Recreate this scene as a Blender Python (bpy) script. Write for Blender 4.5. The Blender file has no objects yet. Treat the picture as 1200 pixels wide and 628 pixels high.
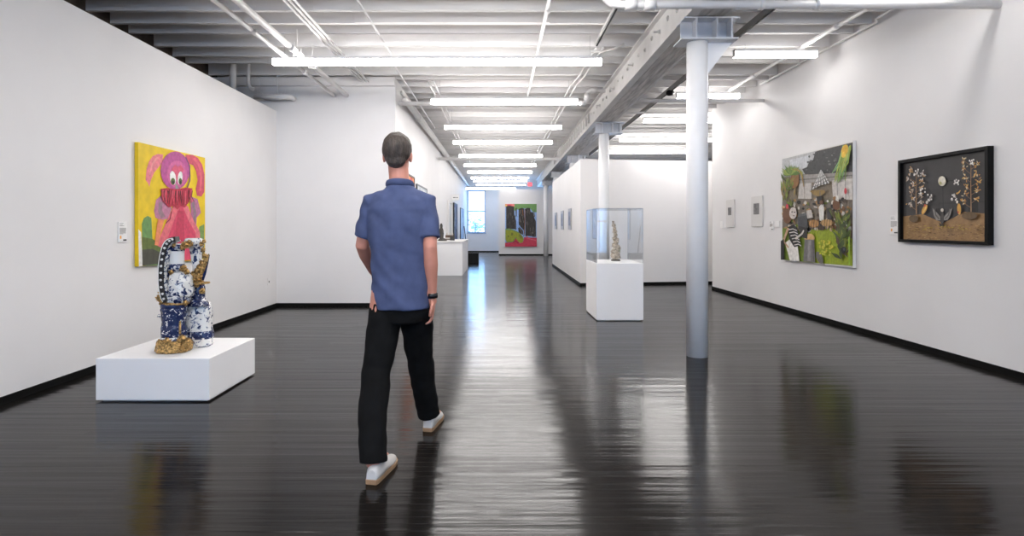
import bpy, bmesh, math, random
from mathutils import Vector, Matrix, noise
from mathutils.geometry import tessellate_polygon
random.seed(7)
C = bpy.context.scene.collection
PI = math.pi
F, VX, VY, HC = 640.0, 585.0, 266.0, 1.30        # focal length in px, principal point, eye height

def at(px, py, Y): return Vector(((px-VX)*Y/F, Y, HC-(py-VY)*Y/F))

# ------------------------------------------------------------------ materials
MATS = {}
def mat(name, col, rough=.5, metal=0, var=0, vscale=8, bump=0, bscale=40, emit=None, spec=.5, stretch=None, detail=4):
    if name in MATS: return MATS[name]
    m = bpy.data.materials.new(name); m.use_nodes = True
    nt = m.node_tree; b = nt.nodes['Principled BSDF']
    b.inputs['Base Color'].default_value = (*col, 1); b.inputs['Roughness'].default_value = rough
    b.inputs['Metallic'].default_value = metal; b.inputs['Specular IOR Level'].default_value = spec
    tc = nt.nodes.new('ShaderNodeTexCoord'); src = tc.outputs['Object']
    if stretch:
        mp = nt.nodes.new('ShaderNodeMapping'); mp.inputs['Scale'].default_value = stretch
        nt.links.new(src, mp.inputs['Vector']); src = mp.outputs['Vector']
    if var:
        n = nt.nodes.new('ShaderNodeTexNoise'); n.inputs['Scale'].default_value = vscale; n.inputs['Detail'].default_value = detail
        nt.links.new(src, n.inputs['Vector'])
        r = nt.nodes.new('ShaderNodeValToRGB')
        r.color_ramp.elements[0].position = .3; r.color_ramp.elements[1].position = .7
        r.color_ramp.elements[0].color = (*[max(0, c*(1-var)) for c in col], 1)
        r.color_ramp.elements[1].color = (*[min(1, c*(1+var)) for c in col], 1)
        nt.links.new(n.outputs['Fac'], r.inputs['Fac']); nt.links.new(r.outputs['Color'], b.inputs['Base Color'])
    if bump:
        n2 = nt.nodes.new('ShaderNodeTexNoise'); n2.inputs['Scale'].default_value = bscale; n2.inputs['Detail'].default_value = 3
        nt.links.new(src, n2.inputs['Vector'])
        bp = nt.nodes.new('ShaderNodeBump'); bp.inputs['Strength'].default_value = bump; bp.inputs['Distance'].default_value = .01
        nt.links.new(n2.outputs['Fac'], bp.inputs['Height']); nt.links.new(bp.outputs['Normal'], b.inputs['Normal'])
    if emit:
        b.inputs['Emission Color'].default_value = (*emit[0], 1); b.inputs['Emission Strength'].default_value = emit[1]
    MATS[name] = m; return m

def srgb(r, g, b):
    f = lambda c: (c/255/12.92) if c <= 10 else ((c/255+.055)/1.055)**2.4
    return (f(r), f(g), f(b))

def floor_material():
    m = bpy.data.materials.new('dark_floorboards'); m.use_nodes = True
    nt = m.node_tree; N = nt.nodes.new; L = nt.links.new; b = nt.nodes['Principled BSDF']
    tc = N('ShaderNodeTexCoord')
    br = N('ShaderNodeTexBrick'); br.offset = .37; br.inputs['Scale'].default_value = 1
    br.inputs['Brick Width'].default_value = 1.9; br.inputs['Row Height'].default_value = .057
    br.inputs['Mortar Size'].default_value = .0012; br.inputs['Mortar Smooth'].default_value = .3
    br.inputs['Color1'].default_value = (.0, .0, .0, 1); br.inputs['Color2'].default_value = (1, 1, 1, 1)
    br.inputs['Mortar'].default_value = (.5, .5, .5, 1)
    L(tc.outputs['Object'], br.inputs['Vector'])
    mp = N('ShaderNodeMapping'); mp.inputs['Scale'].default_value = (1.2, 34, 1)
    L(tc.outputs['Object'], mp.inputs['Vector'])
    gr = N('ShaderNodeTexNoise'); gr.inputs['Scale'].default_value = 2.2; gr.inputs['Detail'].default_value = 6
    L(mp.outputs['Vector'], gr.inputs['Vector'])
    mx = N('ShaderNodeMath'); mx.operation = 'MULTIPLY_ADD'; mx.inputs[1].default_value = .45
    L(br.outputs['Color'], mx.inputs[0]); L(gr.outputs['Fac'], mx.inputs[2])
    rp = N('ShaderNodeValToRGB')
    rp.color_ramp.elements[0].position = .25; rp.color_ramp.elements[0].color = (.0045, .004, .0038, 1)
    rp.color_ramp.elements[1].position = 1.0; rp.color_ramp.elements[1].color = (.015, .013, .012, 1)
    L(mx.outputs[0], rp.inputs['Fac'])
    dk = N('ShaderNodeMixRGB'); dk.blend_type = 'MULTIPLY'; dk.inputs['Fac'].default_value = .8
    dk.inputs['Color2'].default_value = (.2, .2, .2, 1)
    L(br.outputs['Fac'], dk.inputs['Fac']); L(rp.outputs['Color'], dk.inputs['Color1'])
    L(dk.outputs['Color'], b.inputs['Base Color'])
    # worn varnish: roughness changes in patches, lower along some boards
    wn = N('ShaderNodeTexNoise'); wn.inputs['Scale'].default_value = 1.3; wn.inputs['Detail'].default_value = 5
    L(tc.outputs['Object'], wn.inputs['Vector'])
    rr = N('ShaderNodeMapRange'); rr.inputs['To Min'].default_value = .08; rr.inputs['To Max'].default_value = .20
    L(wn.outputs['Fac'], rr.inputs['Value']); L(rr.outputs['Result'], b.inputs['Roughness'])
    b.inputs['Specular IOR Level'].default_value = .17
    # each board cups a little across its width: waves along Y only
    w1 = N('ShaderNodeTexNoise'); w1.inputs['Scale'].default_value = 1; w1.inputs['Detail'].default_value = 4
    mp2 = N('ShaderNodeMapping'); mp2.inputs['Scale'].default_value = (.55, 15, 1)
    L(tc.outputs['Object'], mp2.inputs['Vector']); L(mp2.outputs['Vector'], w1.inputs['Vector'])
    hm = N('ShaderNodeMath'); hm.operation = 'MULTIPLY_ADD'; hm.inputs[1].default_value = -.25
    L(br.outputs['Fac'], hm.inputs[0]); L(w1.outputs['Fac'], hm.inputs[2])
    # and every board lies at its own slight tilt
    sx = N('ShaderNodeSeparateXYZ'); L(tc.outputs['Object'], sx.inputs[0])
    dv = N('ShaderNodeMath'); dv.operation = 'DIVIDE'; dv.inputs[1].default_value = .057; L(sx.outputs['Y'], dv.inputs[0])
    fc = N('ShaderNodeMath'); fc.operation = 'FRACT'; L(dv.outputs[0], fc.inputs[0])
    rn = N('ShaderNodeMath'); rn.operation = 'SUBTRACT'; rn.inputs[1].default_value = .5; L(br.outputs['Color'], rn.inputs[0])
    tl = N('ShaderNodeMath'); tl.operation = 'MULTIPLY'; L(fc.outputs[0], tl.inputs[0]); L(rn.outputs[0], tl.inputs[1])
    h2 = N('ShaderNodeMath'); h2.operation = 'MULTIPLY_ADD'; h2.inputs[1].default_value = .55; L(tl.outputs[0], h2.inputs[0]); L(hm.outputs[0], h2.inputs[2])
    bp = N('ShaderNodeBump'); bp.inputs['Strength'].default_value = .24; bp.inputs['Distance'].default_value = .012
    L(h2.outputs[0], bp.inputs['Height']); L(bp.outputs['Normal'], b.inputs['Normal'])
    return m

def porcelain(name, dark, thr, scale, white=(.80, .79, .76)):
    m = bpy.data.materials.new(name); m.use_nodes = True
    nt = m.node_tree; N = nt.nodes.new; L = nt.links.new; b = nt.nodes['Principled BSDF']
    tc = N('ShaderNodeTexCoord')
    n = N('ShaderNodeTexNoise'); n.inputs['Scale'].default_value = scale; n.inputs['Detail'].default_value = 5; n.inputs['Roughness'].default_value = .62
    n.inputs['Distortion'].default_value = .8
    L(tc.outputs['Object'], n.inputs['Vector'])
    r = N('ShaderNodeValToRGB'); e = r.color_ramp.elements
    e[0].position = thr-.035; e[0].color = (*dark, 1); e[1].position = thr+.035; e[1].color = (*white, 1)
    x = r.color_ramp.elements.new(thr); x.color = (dark[0]*2+.08, dark[1]*2+.10, dark[2]*1.4+.16, 1)
    L(n.outputs['Fac'], r.inputs['Fac']); L(r.outputs['Color'], b.inputs['Base Color'])
    b.inputs['Roughness'].default_value = .18
    MATS[name] = m; return m

def clear_material(name, tint=(1, 1, 1), ior=1.45):
    m = bpy.data.materials.new(name); m.use_nodes = True
    nt = m.node_tree; nt.nodes.clear(); N = nt.nodes.new; L = nt.links.new
    o = N('ShaderNodeOutputMaterial'); t = N('ShaderNodeBsdfTransparent'); t.inputs['Color'].default_value = (*tint, 1)
    g = N('ShaderNodeBsdfGlossy'); g.inputs['Roughness'].default_value = .01
    fr = N('ShaderNodeFresnel'); gm = N('ShaderNodeNewGeometry'); io = N('ShaderNodeMix'); io.inputs[2].default_value = ior; io.inputs[3].default_value = 1/ior
    L(gm.outputs['Backfacing'], io.inputs[0]); L(io.outputs[0], fr.inputs['IOR'])
    mx = N('ShaderNodeMixShader'); L(fr.outputs[0], mx.inputs[0]); L(t.outputs[0], mx.inputs[1]); L(g.outputs[0], mx.inputs[2])
    L(mx.outputs[0], o.inputs['Surface']); MATS[name] = m; return m

WALL = mat('white_wall_paint', (.80, .785, .78), .65, var=.02, vscale=1.5)
CEIL = mat('white_ceiling_paint', (.76, .745, .735), .6, var=.06, vscale=3, stretch=(.4, 4, 4))
BRICK = mat('old_brick', (.10, .075, .062), .9, var=.5, vscale=6, bump=.6, bscale=20)
BASE = mat('black_baseboard', (.004, .004, .004), .6, spec=.12)
PLINTH = mat('white_plinth_paint', (.90, .895, .90), .5, var=.01, vscale=3)
STEEL = mat('white_gloss_steel', (.88, .88, .885), .32, var=.02, vscale=5)
BRKT = mat('grey_steel_daylight_tint', (.64, .655, .69), .4, var=.06, vscale=9)  # grey steel with the blue cast of daylight mixed into its colour
BEAMP = mat('white_beam_paint', (.72, .705, .69), .5, var=.06, vscale=6)
WOODB = mat('grey_timber_underside', (.62, .595, .575), .6, var=.3, vscale=4, stretch=(6, .6, 6))
BOLTM = mat('grey_bolt', (.62, .60, .58), .5)
DARKM = mat('black_metal', (.008, .008, .009), .5, spec=.2)
PIPE = mat('white_pipe_paint', (.78, .765, .755), .4, var=.04, vscale=6)
HOUS = mat('white_lamp_housing', (.82, .81, .80), .4)
GLOW = mat('lit_lamp_lens', (.9, .9, .9), .4, emit=((1.0, .968, .945), 40.0)); GLOWS = mat('lit_lamp_side', (.9, .9, .9), .4, emit=((1.0, .968, .945), 16.0)); GLOWF = mat('lit_lamp_lens_faint', (.9, .9, .9), .4, emit=((1.0, .968, .945), 7.0)); GLOWFS = mat('lit_lamp_side_faint', (.9, .9, .9), .4, emit=((1.0, .968, .945), 4.0)); GLOWC = mat('lit_lamp_lens_dim', (.9, .9, .9), .4, emit=((1.0, .968, .945), 25.0)); GLOWCS = mat('lit_lamp_side_dim', (.9, .9, .9), .4, emit=((1.0, .968, .945), 12.0)); GLOWR = mat('lit_lamp_lens_low', (.9, .9, .9), .4, emit=((1.0, .968, .945), 19.0)); GLOWRS = mat('lit_lamp_side_low', (.9, .9, .9), .4, emit=((1.0, .968, .945), 10.0))
WIRE = mat('steel_wire', (.35, .34, .33), .4, metal=.6)
FLOOR = floor_material()
GLASS = clear_material('window_glass')
ACRYL = clear_material('clear_acrylic', (.985, .99, .992))
FRAMEW = mat('window_frame_daylight_blue', (.30, .42, .60), .45)  # grey-white frames; the blue of the daylight is put into their colour
CANVAS = mat('white_canvas', (.78, .77, .75), .8)

# ------------------------------------------------------------------ mesh helpers
def bx(bm, lo, hi, mi=0):
    x0, y0, z0 = lo; x1, y1, z1 = hi
    v = [bm.verts.new(p) for p in ((x0,y0,z0),(x1,y0,z0),(x1,y1,z0),(x0,y1,z0),(x0,y0,z1),(x1,y0,z1),(x1,y1,z1),(x0,y1,z1))]
    for f in ((0,3,2,1),(4,5,6,7),(0,1,5,4),(1,2,6,5),(2,3,7,6),(3,0,4,7)):
        bm.faces.new([v[i] for i in f]).material_index = mi
    return bm
def box(lo, hi): return bx(bmesh.new(), lo, hi)

def tube(bm, pts, radii, n=14, caps='round', squash=None, mi=0):
    pts = [Vector(p) for p in pts]
    if not hasattr(radii, '__len__'): radii = [radii]*len(pts)
    P, R = list(pts), list(radii)
    if caps == 'round':
        d0 = (pts[0]-pts[1]).normalized(); d1 = (pts[-1]-pts[-2]).normalized()
        P = [pts[0]+d0*R[0]*s for s in (.97, .75, .4)] + P + [pts[-1]+d1*R[-1]*s for s in (.4, .75, .97)]
        R = [radii[0]*c for c in (.22, .66, .92)] + R + [radii[-1]*c for c in (.92, .66, .22)]
    rings = []; prev = None
    for i, p in enumerate(P):
        d = (P[min(i+1, len(P)-1)]-P[max(i-1, 0)]).normalized()
        if prev is None:
            a = Vector((0, 0, 1)) if abs(d.z) < .9 else Vector((1, 0, 0))
            u = d.cross(a).normalized()
        else:
            u = (prev-d*prev.dot(d)).normalized()
        prev = u; w = d.cross(u)
        ring = []
        for k in range(n):
            t = 2*PI*k/n
            q = u*math.cos(t)*R[i]+w*math.sin(t)*R[i]
            if squash: q = Vector((q.x*squash[0], q.y*squash[1], q.z*squash[2]))
            ring.append(bm.verts.new(p+q))
        rings.append(ring)
    fs = []
    for a, b in zip(rings, rings[1:]):
        for k in range(n): fs.append(bm.faces.new((a[k], a[(k+1) % n], b[(k+1) % n], b[k])))
    fs.append(bm.faces.new(rings[0][::-1])); fs.append(bm.faces.new(rings[-1]))
    for f in fs: f.smooth = True; f.material_index = mi
    return bm

def loft(bm, rings, n=28, e=2.0):
    """rings: (cx,cy,cz,rx,ry[,yaw]) -> closed superelliptic body"""
    R = []
    for r in rings:
        cx, cy, cz, rx, ry = r[:5]; yaw = r[5] if len(r) > 5 else 0
        ring = []
        for k in range(n):
            t = 2*PI*k/n; c, s = math.cos(t), math.sin(t)
            x = rx*math.copysign(abs(c)**(2/e), c); y = ry*math.copysign(abs(s)**(2/e), s)
            ring.append(bm.verts.new((cx+x*math.cos(yaw)-y*math.sin(yaw), cy+x*math.sin(yaw)+y*math.cos(yaw), cz)))
        R.append(ring)
    for a, b in zip(R, R[1:]):
        for k in range(n): bm.faces.new((a[k], a[(k+1) % n], b[(k+1) % n], b[k])).smooth = True
    bm.faces.new(R[0][::-1]); bm.faces.new(R[-1])
    return bm

def ball(bm, c, r, sub=3, lump=0, freq=8, rot=None, mi=0):
    if not hasattr(r, '__len__'): r = (r, r, r)
    M = rot.to_4x4() if rot else Matrix()
    res = bmesh.ops.create_icosphere(bm, subdivisions=sub, radius=1)
    c = Vector(c)
    for v in res['verts']:
        k = 1+lump*noise.noise(v.co*freq*.2+c*9)+(lump*.6*noise.noise(v.co*freq*.6+c*5) if lump else 0)
        v.co = c+(M @ Vector((v.co.x*r[0]*k, v.co.y*r[1]*k, v.co.z*r[2]*k)))
    for v in res['verts']:
        for f in v.link_faces: f.smooth = True; f.material_index = mi
    return bm

def bevel(bm, w=.004, seg=2):
    bmesh.ops.bevel(bm, geom=list(bm.edges), offset=w, segments=seg, profile=.5, affect='EDGES'); return bm

def wpos(o):
    p = Vector(o.location)
    while o.parent: o = o.parent; p += o.location
    return p

def obj(name, bm, m, parent=None, origin=None, fix=True):
    if fix: bmesh.ops.recalc_face_normals(bm, faces=bm.faces)
    org = wpos(parent) if parent else Vector(origin or (0, 0, 0))
    bm.transform(Matrix.Translation(-org))
    me = bpy.data.meshes.new(name); bm.to_mesh(me); bm.free()
    for x in (m if isinstance(m, (list, tuple)) else [m]): me.materials.append(x)
    o = bpy.data.objects.new(name, me); C.objects.link(o)
    if parent: o.parent = parent
    else: o.location = org
    return o

def bake(o):
    dg = bpy.context.evaluated_depsgraph_get(); dg.update()
    me = bpy.data.meshes.new_from_object(o.evaluated_get(dg)); me.name = o.name
    old = o.data; o.modifiers.clear(); o.data = me
    if not me.materials:
        for x in old.materials: me.materials.append(x)
    for p in me.polygons: p.use_smooth = True
    return o

def fuse(o, voxel, smooth=4, factor=.5):
    r = o.modifiers.new('r', 'REMESH'); r.mode = 'VOXEL'; r.voxel_size = voxel; r.use_smooth_shade = True
    s = o.modifiers.new('s', 'SMOOTH'); s.iterations = smooth; s.factor = factor
    return bake(o)

def tag(o, label, cat, group=None):
    o['label'] = label; o['category'] = cat
    if group: o['group'] = group
    return o
def thing(name, label, cat, loc=(0, 0, 0), group=None):
    o = bpy.data.objects.new(name, None); C.objects.link(o); o.location = loc; o.empty_display_size = .1
    bpy.context.view_layer.update()
    return tag(o, label, cat, group)
def struct(name, bm, m, parent=None):
    o = obj(name, bm, m, parent)
    if not parent: o['kind'] = 'structure'
    return o
def dup(root, loc, label):
    r = root.copy(); C.objects.link(r); r.location = loc; r['label'] = label
    for ch in list(root.children):
        c = ch.copy(); C.objects.link(c); c.parent = r
        for g in list(ch.children):
            d = g.copy(); C.objects.link(d); d.parent = c
    return r

# ------------------------------------------------------------------ the room
XL, XR, XC = -3.65, 4.48, -1.70         # left wall, right wall, corridor wall
YJ, YR, YW = 8.95, 11.48, 28.5          # jutting wall, end of right wall, window wall
ZT, ZJ, ZD = 3.20, 3.74, 4.02           # drywall top on the left, joist underside, deck
YB = -6.0

struct('floor', box((-4.9, YB-.2, -.15), (8.2, YW+.2, 0)), FLOOR)
deck = struct('ceiling', box((-4.9, YB-.2, ZD), (8.2, YW+.2, ZD+.1)), CEIL)
front = [1561.6/d for d in (253.8, 238.8, 227.5, 212, 200.5, 192.5, 178.5, 173, 165, 157.5, 151)]
ys = [front[0]-.42*k for k in range(1, 28)] + front
y = front[-1]+.43
while y < YW-.2: ys.append(y); y += .43
for y in sorted(ys):
    xr = 4.46 if y < YR+.05 else 8.05
    struct('joist', box((-4.66, y, ZJ), (xr, y+.05, ZD)), CEIL, deck)
for y, x0, x1, dz in ((front[0], -2.08, 1.2, 0), (front[3], -2.05, 1.1, .01), (front[4], -2.04, 1.35, .0), (front[1], -1.72, .6, .005), (front[0]-.42, -1.4, 1.5, .01)):
    struct('sister_joist', box((x0, y-.045, ZJ-.012+dz), (x1, y, ZD-.03)), CEIL, deck)
struct('wall_brick', box((-4.9, YB-.2, 0), (-4.72, YW+.2, ZD)), BRICK)
struct('wall_left', box((XL-.10, YB, 0), (XL, YJ, ZT)), WALL)
bm = box((-4.70, YJ, 0), (XC, YJ+.12, ZJ)); bx(bm, (XC-.12, YJ+.12, 0), (XC, YW, ZJ)); struct('wall_corridor', bm, WALL)
struct('trim_header', box((-4.66, YJ-.07, 3.60), (XC-.005, YJ-.001, 3.735)), CEIL)
struct('wall_right', box((XR, YB, 0), (XR+.12, YR, ZD)), WALL)
struct('wall_far_right', box((8.05, YR-1, 0), (8.2, YW, ZD)), WALL)
rwins = [(-3.2, -1.8), (-.6, .8), (3.0, 4.42)]; rz0, rz1 = .25, 3.0
bm = bmesh.new(); bx(bm, (-4.9, YB-.2, 0), (8.2, YB, rz0)); bx(bm, (-4.9, YB-.2, rz1), (8.2, YB, ZD)); xs = -4.9
for a, b in rwins: bx(bm, (xs, YB-.2, rz0), (a, YB, rz1)); xs = b
bx(bm, (xs, YB-.2, rz0), (8.2, YB, rz1)); struct('wall_rear', bm, WALL)
for i, (a, b) in enumerate(rwins):
    w = .055; bm = bmesh.new(); bx(bm, (a, YB-.12, rz0), (a+w, YB-.05, rz1)); bx(bm, (b-w, YB-.12, rz0), (b, YB-.05, rz1)); bx(bm, (a+w, YB-.12, rz0), (b-w, YB-.05, rz0+w)); bx(bm, (a+w, YB-.12, rz1-w), (b-w, YB-.05, rz1)); bx(bm, (a+w, YB-.12, 1.5), (b-w, YB-.05, 1.56))
    win = struct('window_%d' % (i+5), bm, FRAMEW)
    struct('pane', box((a+w, YB-.09, rz0+w), (b-w, YB-.084, 1.5)), GLASS, win); struct('pane', box((a+w, YB-.09, 1.56), (b-w, YB-.084, rz1-w)), GLASS, win)
struct('wall_side_return', box((XR+.12, YR-1, 0), (8.05, YR-.88, ZD)), WALL)
# free-standing exhibition walls
bm = bmesh.new()
def prism(bm, poly, z0, z1):
    a = [bm.verts.new((x, y, z0)) for x, y in poly]; b = [bm.verts.new((x, y, z1)) for x, y in poly]
    bm.faces.new(a[::-1]); bm.faces.new(b)
    for i in range(len(a)):
        j = (i+1) % len(a); bm.faces.new((a[i], a[j], b[j], b[i]))
    return bm
prism(bm, [(1.805, 12.13), (7.9, 12.95), (7.9, 13.07), (1.925, 12.27), (1.925, 18.5), (1.805, 18.5)], 0, 2.81)
struct('wall_partition', bm, WALL)
struct('wall_end', box((-.02, 25.2, 0), (3.2, 25.32, 3.03)), WALL)
# black baseboards
H = .055
struct('baseboard_left', box((XL, YB, 0), (XL+.014, YJ, H)), BASE)
struct('baseboard_front', box((XL, YJ-.014, 0), (XC, YJ, H)), BASE)
struct('baseboard_corridor', box((XC, YJ-.014, 0), (XC+.014, YW, H)), BASE)
struct('baseboard_right', box((XR-.014, YB, 0), (XR, YR, H)), BASE)
bm = prism(bmesh.new(), [(1.80, 12.114), (7.9, 12.934), (7.9, 12.95), (1.805, 12.13)], 0, H); bx(bm, (1.791, 12.114, 0), (1.805, 18.5, H))
struct('baseboard_partition', bm, BASE)
struct('baseboard_end', box((-.02, 25.186, 0), (3.2, 25.2, H)), BASE)
# window wall
wins = [(-1.66, -.72), (.35, 2.2), (2.6, 4.4), (4.9, 6.7)]; wz0, wz1 = .99, 3.22
bm = bmesh.new(); bx(bm, (-4.9, YW, 0), (8.2, YW+.2, wz0)); bx(bm, (-4.9, YW, wz1), (8.2, YW+.2, ZD))
xs = -4.9
for a, b in wins: bx(bm, (xs, YW, wz0), (a, YW+.2, wz1)); xs = b
bx(bm, (xs, YW, wz0), (8.2, YW+.2, wz1)); struct('wall_window', bm, WALL)
struct('baseboard_window', box((XC, YW-.014, 0), (8.0, YW, H)), BASE)
for i, (a, b) in enumerate(wins):
    zm = 2.12; w = .055
    bm = bmesh.new(); bx(bm, (a, YW+.05, wz0), (a+w, YW+.12, wz1)); bx(bm, (b-w, YW+.05, wz0), (b, YW+.12, wz1))
    bx(bm, (a+w, YW+.05, wz0), (b-w, YW+.12, wz0+w)); bx(bm, (a+w, YW+.05, wz1-w), (b-w, YW+.12, wz1))
    bx(bm, (a+w, YW+.045, zm-.03), (b-w, YW+.125, zm+.03))
    win = struct('window_%d' % (i+1), bm, FRAMEW)
    struct('sill', box((a-.04, YW-.05, wz0-.035), (b+.04, YW+.05, wz0)), FRAMEW, win)
    struct('pane', box((a+w, YW+.082, wz0+w), (b-w, YW+.088, zm-.03)), GLASS, win)
    struct('pane', box((a+w, YW+.082, zm+.03), (b-w, YW+.088, wz1-w)), GLASS, win)
# street tree seen through the lower pane
tr = thing('street_tree', 'pale leafy tree outside the far window', 'tree', (-1.6, 36, -.15))
obj('trunk', tube(bmesh.new(), [(-1.6, 36, -.15), (-1.58, 36, .9), (-1.55, 36, 1.6)], [.09, .07, .04], 10), mat('pale_bark', (.2, .2, .22), .8), tr)
bm = bmesh.new()
for k in range(130):
    p = Vector((-1.55+random.gauss(0, .42), 36+random.gauss(0, .3), 1.35+random.gauss(0, .28)))
    ball(bm, p, (.07, .07, .05), 1, .3)
obj('foliage', bm, mat('pale_leaves', (.22, .30, .34), .7, var=.2), tr)
# doorway trim on the corridor wall
bm = bmesh.new(); bx(bm, (XC, 18.0, 0), (XC+.05, 18.12, 2.12)); bx(bm, (XC, 19.3, 0), (XC+.05, 19.42, 2.12)); bx(bm, (XC, 18.0, 2.12), (XC+.05, 19.42, 2.22))
d = struct('door_1', bm, WALL); struct('door_panel', box((XC, 18.12, .01), (XC+.02, 19.3, 2.12)), mat('grey_white_door', (.60, .59, .58), .5), d)

# ------------------------------------------------------------------ steel beam and columns
def bxc(Y): return 2.02+(Y-5.51)*.0045
bl = thing('ceiling_beam', 'long white bolted steel and timber beam running down the room on the columns', 'beam', (2.05, 11, 3.38))
Y0, Y1 = -5.8, 28.3
def skew(bm, base=5.51):
    for v in bm.verts: v.co.x += (v.co.y-base)*.0045
    return bm
def longbox(x0, x1, z0, z1, a=Y0, b=Y1): return skew(box((x0, a, z0), (x1, b, z1)))
obj('steel_channel', longbox(1.86, 1.90, 3.40, 3.735), BEAMP, bl)
obj('channel_flange', longbox(1.80, 1.90, 3.715, 3.738), BEAMP, bl)
obj('bottom_flange', longbox(1.85, 1.955, 3.383, 3.402), BEAMP, bl)
for a, b in ((1.963, 2.045), (2.052, 2.135), (2.142, 2.22)):
    obj('timber', longbox(a, b, 3.386, 3.73), WOODB, bl)
obj('steel_channel', longbox(2.225, 2.265, 3.383, 3.735), BEAMP, bl)
n = 0; y = 5.7
while y < 12.2:
    x = 1.86+(y-5.51)*.0045; z = 3.60 if n % 2 else 3.565
    ln = .075 if n % 4 == 2 else .02
    bm = tube(bmesh.new(), [(x, y, z), (x-ln, y, z)], .014, 8, 'flat'); tube(bm, [(x, y, z), (x-.014, y, z)], .028, 6, 'flat')
    obj('bolt', bm, BOLTM, bl); y += .32; n += 1
for k in range(22):
    y = 11.4+k*.36; x = 1.86+(y-5.51)*.0045
    obj('bracket_clip', box((x-.03, y, 3.47), (x, y+.06, 3.68)), BOLTM, bl)
COLS = [(5.51, 1.997), (10.9, 2.09), (15.9, 2.15), (20.5, 2.13), (24.4, 2.085)]
CL = ['thick white steel column standing nearest the viewer on the open floor', 'white steel column behind the clear display case',
      'white column capital rising over the partition, nearer of two', 'white column capital rising over the partition, farther of two',
      'slim far white column standing beside the large red and green painting']
def make_column(Y, X):
    t = thing('steel_column', CL[0], 'column', (X, Y, 0), 'steel columns under the beam')
    obj('shaft', tube(bmesh.new(), [(X, Y, 0), (X, Y, 2.82), (X, Y, 2.822), (X, Y, 3.155)], [.1035, .1035, .102, .102], 40, 'flat'), STEEL, t)
    bm = box((X-.20, Y-.13, 3.155), (X+.36, Y+.13, 3.17)); bx(bm, (X-.17, Y-.13, 3.36), (X+.38, Y+.13, 3.375)); bx(bm, (X-.17, Y-.008, 3.17), (X+.36, Y+.008, 3.36))
    for dx in (-.045, .155, .30):
        bx(bm, (X+dx-.008, Y-.125, 3.17), (X+dx+.008, Y+.125, 3.36))
    obj('capital', bm, BRKT, t)
    bm = bmesh.new(); p = [(X+.095, 3.155), (X+.345, 3.155), (X+.095, 2.83)]
    a = [bm.verts.new((x, Y-.008, z)) for x, z in p]; b = [bm.verts.new((x, Y+.008, z)) for x, z in p]
    bm.faces.new(a); bm.faces.new(b[::-1])
    for i in range(3): bm.faces.new((a[i], b[i], b[(i+1) % 3], a[(i+1) % 3]))
    obj('gusset', bm, STEEL, t)
    return t
c0 = make_column(*COLS[0])
for (Y, X), l in list(zip(COLS, CL))[1:]:
    c = dup(c0, (X, Y, 0), l)
    if Y < 25:
        for ch in list(c.children):
            if ch.name.startswith('gusset'): bpy.data.objects.remove(ch)

# ------------------------------------------------------------------ lamps
def make_lamp(name, length, label, loc, cat='light', group='tube lights of the central row', glow=(GLOW, GLOWS)):
    x, y, z = loc
    t = thing(name, label, cat, loc, group)
    obj('housing', bevel(box((x, y-.036, z+.072), (x+length, y+.036, z+.108)), .004), HOUS, t)
    bm = box((x+.004, y-.033, z), (x+length-.004, y+.033, z+.073))
    for f in bm.faces: f.material_index = 0 if f.calc_center_median().z < z+.001 else 1
    obj('diffuser', bm, list(glow), t)
    for dx in (.02, length-.02):
        obj('end_cap', box((x+dx-.02, y-.036, z+.004), (x+dx-.016 if dx < 1 else x+dx+.02, y+.036, z+.1)) if dx < 1 else box((x+dx+.016, y-.036, z+.004), (x+dx+.02, y+.036, z+.1)), HOUS, t)
        dw = dx+.13 if dx < .5 else dx-.13
        obj('suspension_wire', tube(bmesh.new(), [(x+dw, y, z+.108), (x+dw, y, ZJ)], .002, 6, 'flat'), WIRE, t)
    return t
zl = 1.3+2.1-.055
make_lamp('linear_light', 385*6.96/F, 'extra long glowing tube light hanging nearest in the central row', ((320-VX)*6.96/F, 6.96, zl+.02))
ord_ = ['first', 'second', 'third', 'fourth', 'fifth', 'sixth', 'seventh', 'eighth', 'ninth']
row = [(505, 118), (521, 148), (531, 166), (538, 182), (543.5, 193), (548, 201), (552, 208), (555, 212), (558, 216)]
first = dim = None
for i, (px, py) in enumerate(row):
    Y = F*2.1/(VY-py); loc = ((px-VX)*Y/F, Y, zl)
    lab = 'glowing tube light in the central row, %s behind the extra long one' % ord_[i]
    if first is None: first = make_lamp('linear_light', 2.44, lab, loc)
    elif i < 2: dup(first, loc, lab)
    elif dim is None: dim = make_lamp('linear_light', 2.44, lab, loc, glow=(GLOWC, GLOWCS))
    elif i < 7: dup(dim, loc, lab)
    elif i == 7: dim = make_lamp('linear_light', 2.44, lab, loc, glow=(GLOWF, GLOWFS))
    else: dup(dim, loc, lab)
dup(dim, (-1.64, 26.5, 3.13), 'glowing tube light hanging directly before the far window')
for y, l in ((4.4, 'nearest'), (2.0, 'second'), (-.4, 'third'), (-2.8, 'fourth'), (-4.9, 'rearmost')):  # unseen fixtures added overhead and behind the viewer to even out the light
    dup(first, (-1.3, y, zl), 'unseen tube light added overhead on the viewer side of the long one, %s there' % l)
    dup(first, (-3.4, y-1.2, zl), 'unseen tube light added overhead near the left wall beyond the picture, %s there' % l) if l == 'third' else None
zr = 1.3+2.32-.06
rs = make_lamp('linear_light', 1.10, 'short glowing tube light by the right wall, nearer of the two', (3.127, 7.28, zr), group='tube lights of the right bay', glow=(GLOWR, GLOWRS))
dup(rs, (3.11, 9.58, zr), 'short glowing tube light partly behind the near column')
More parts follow.
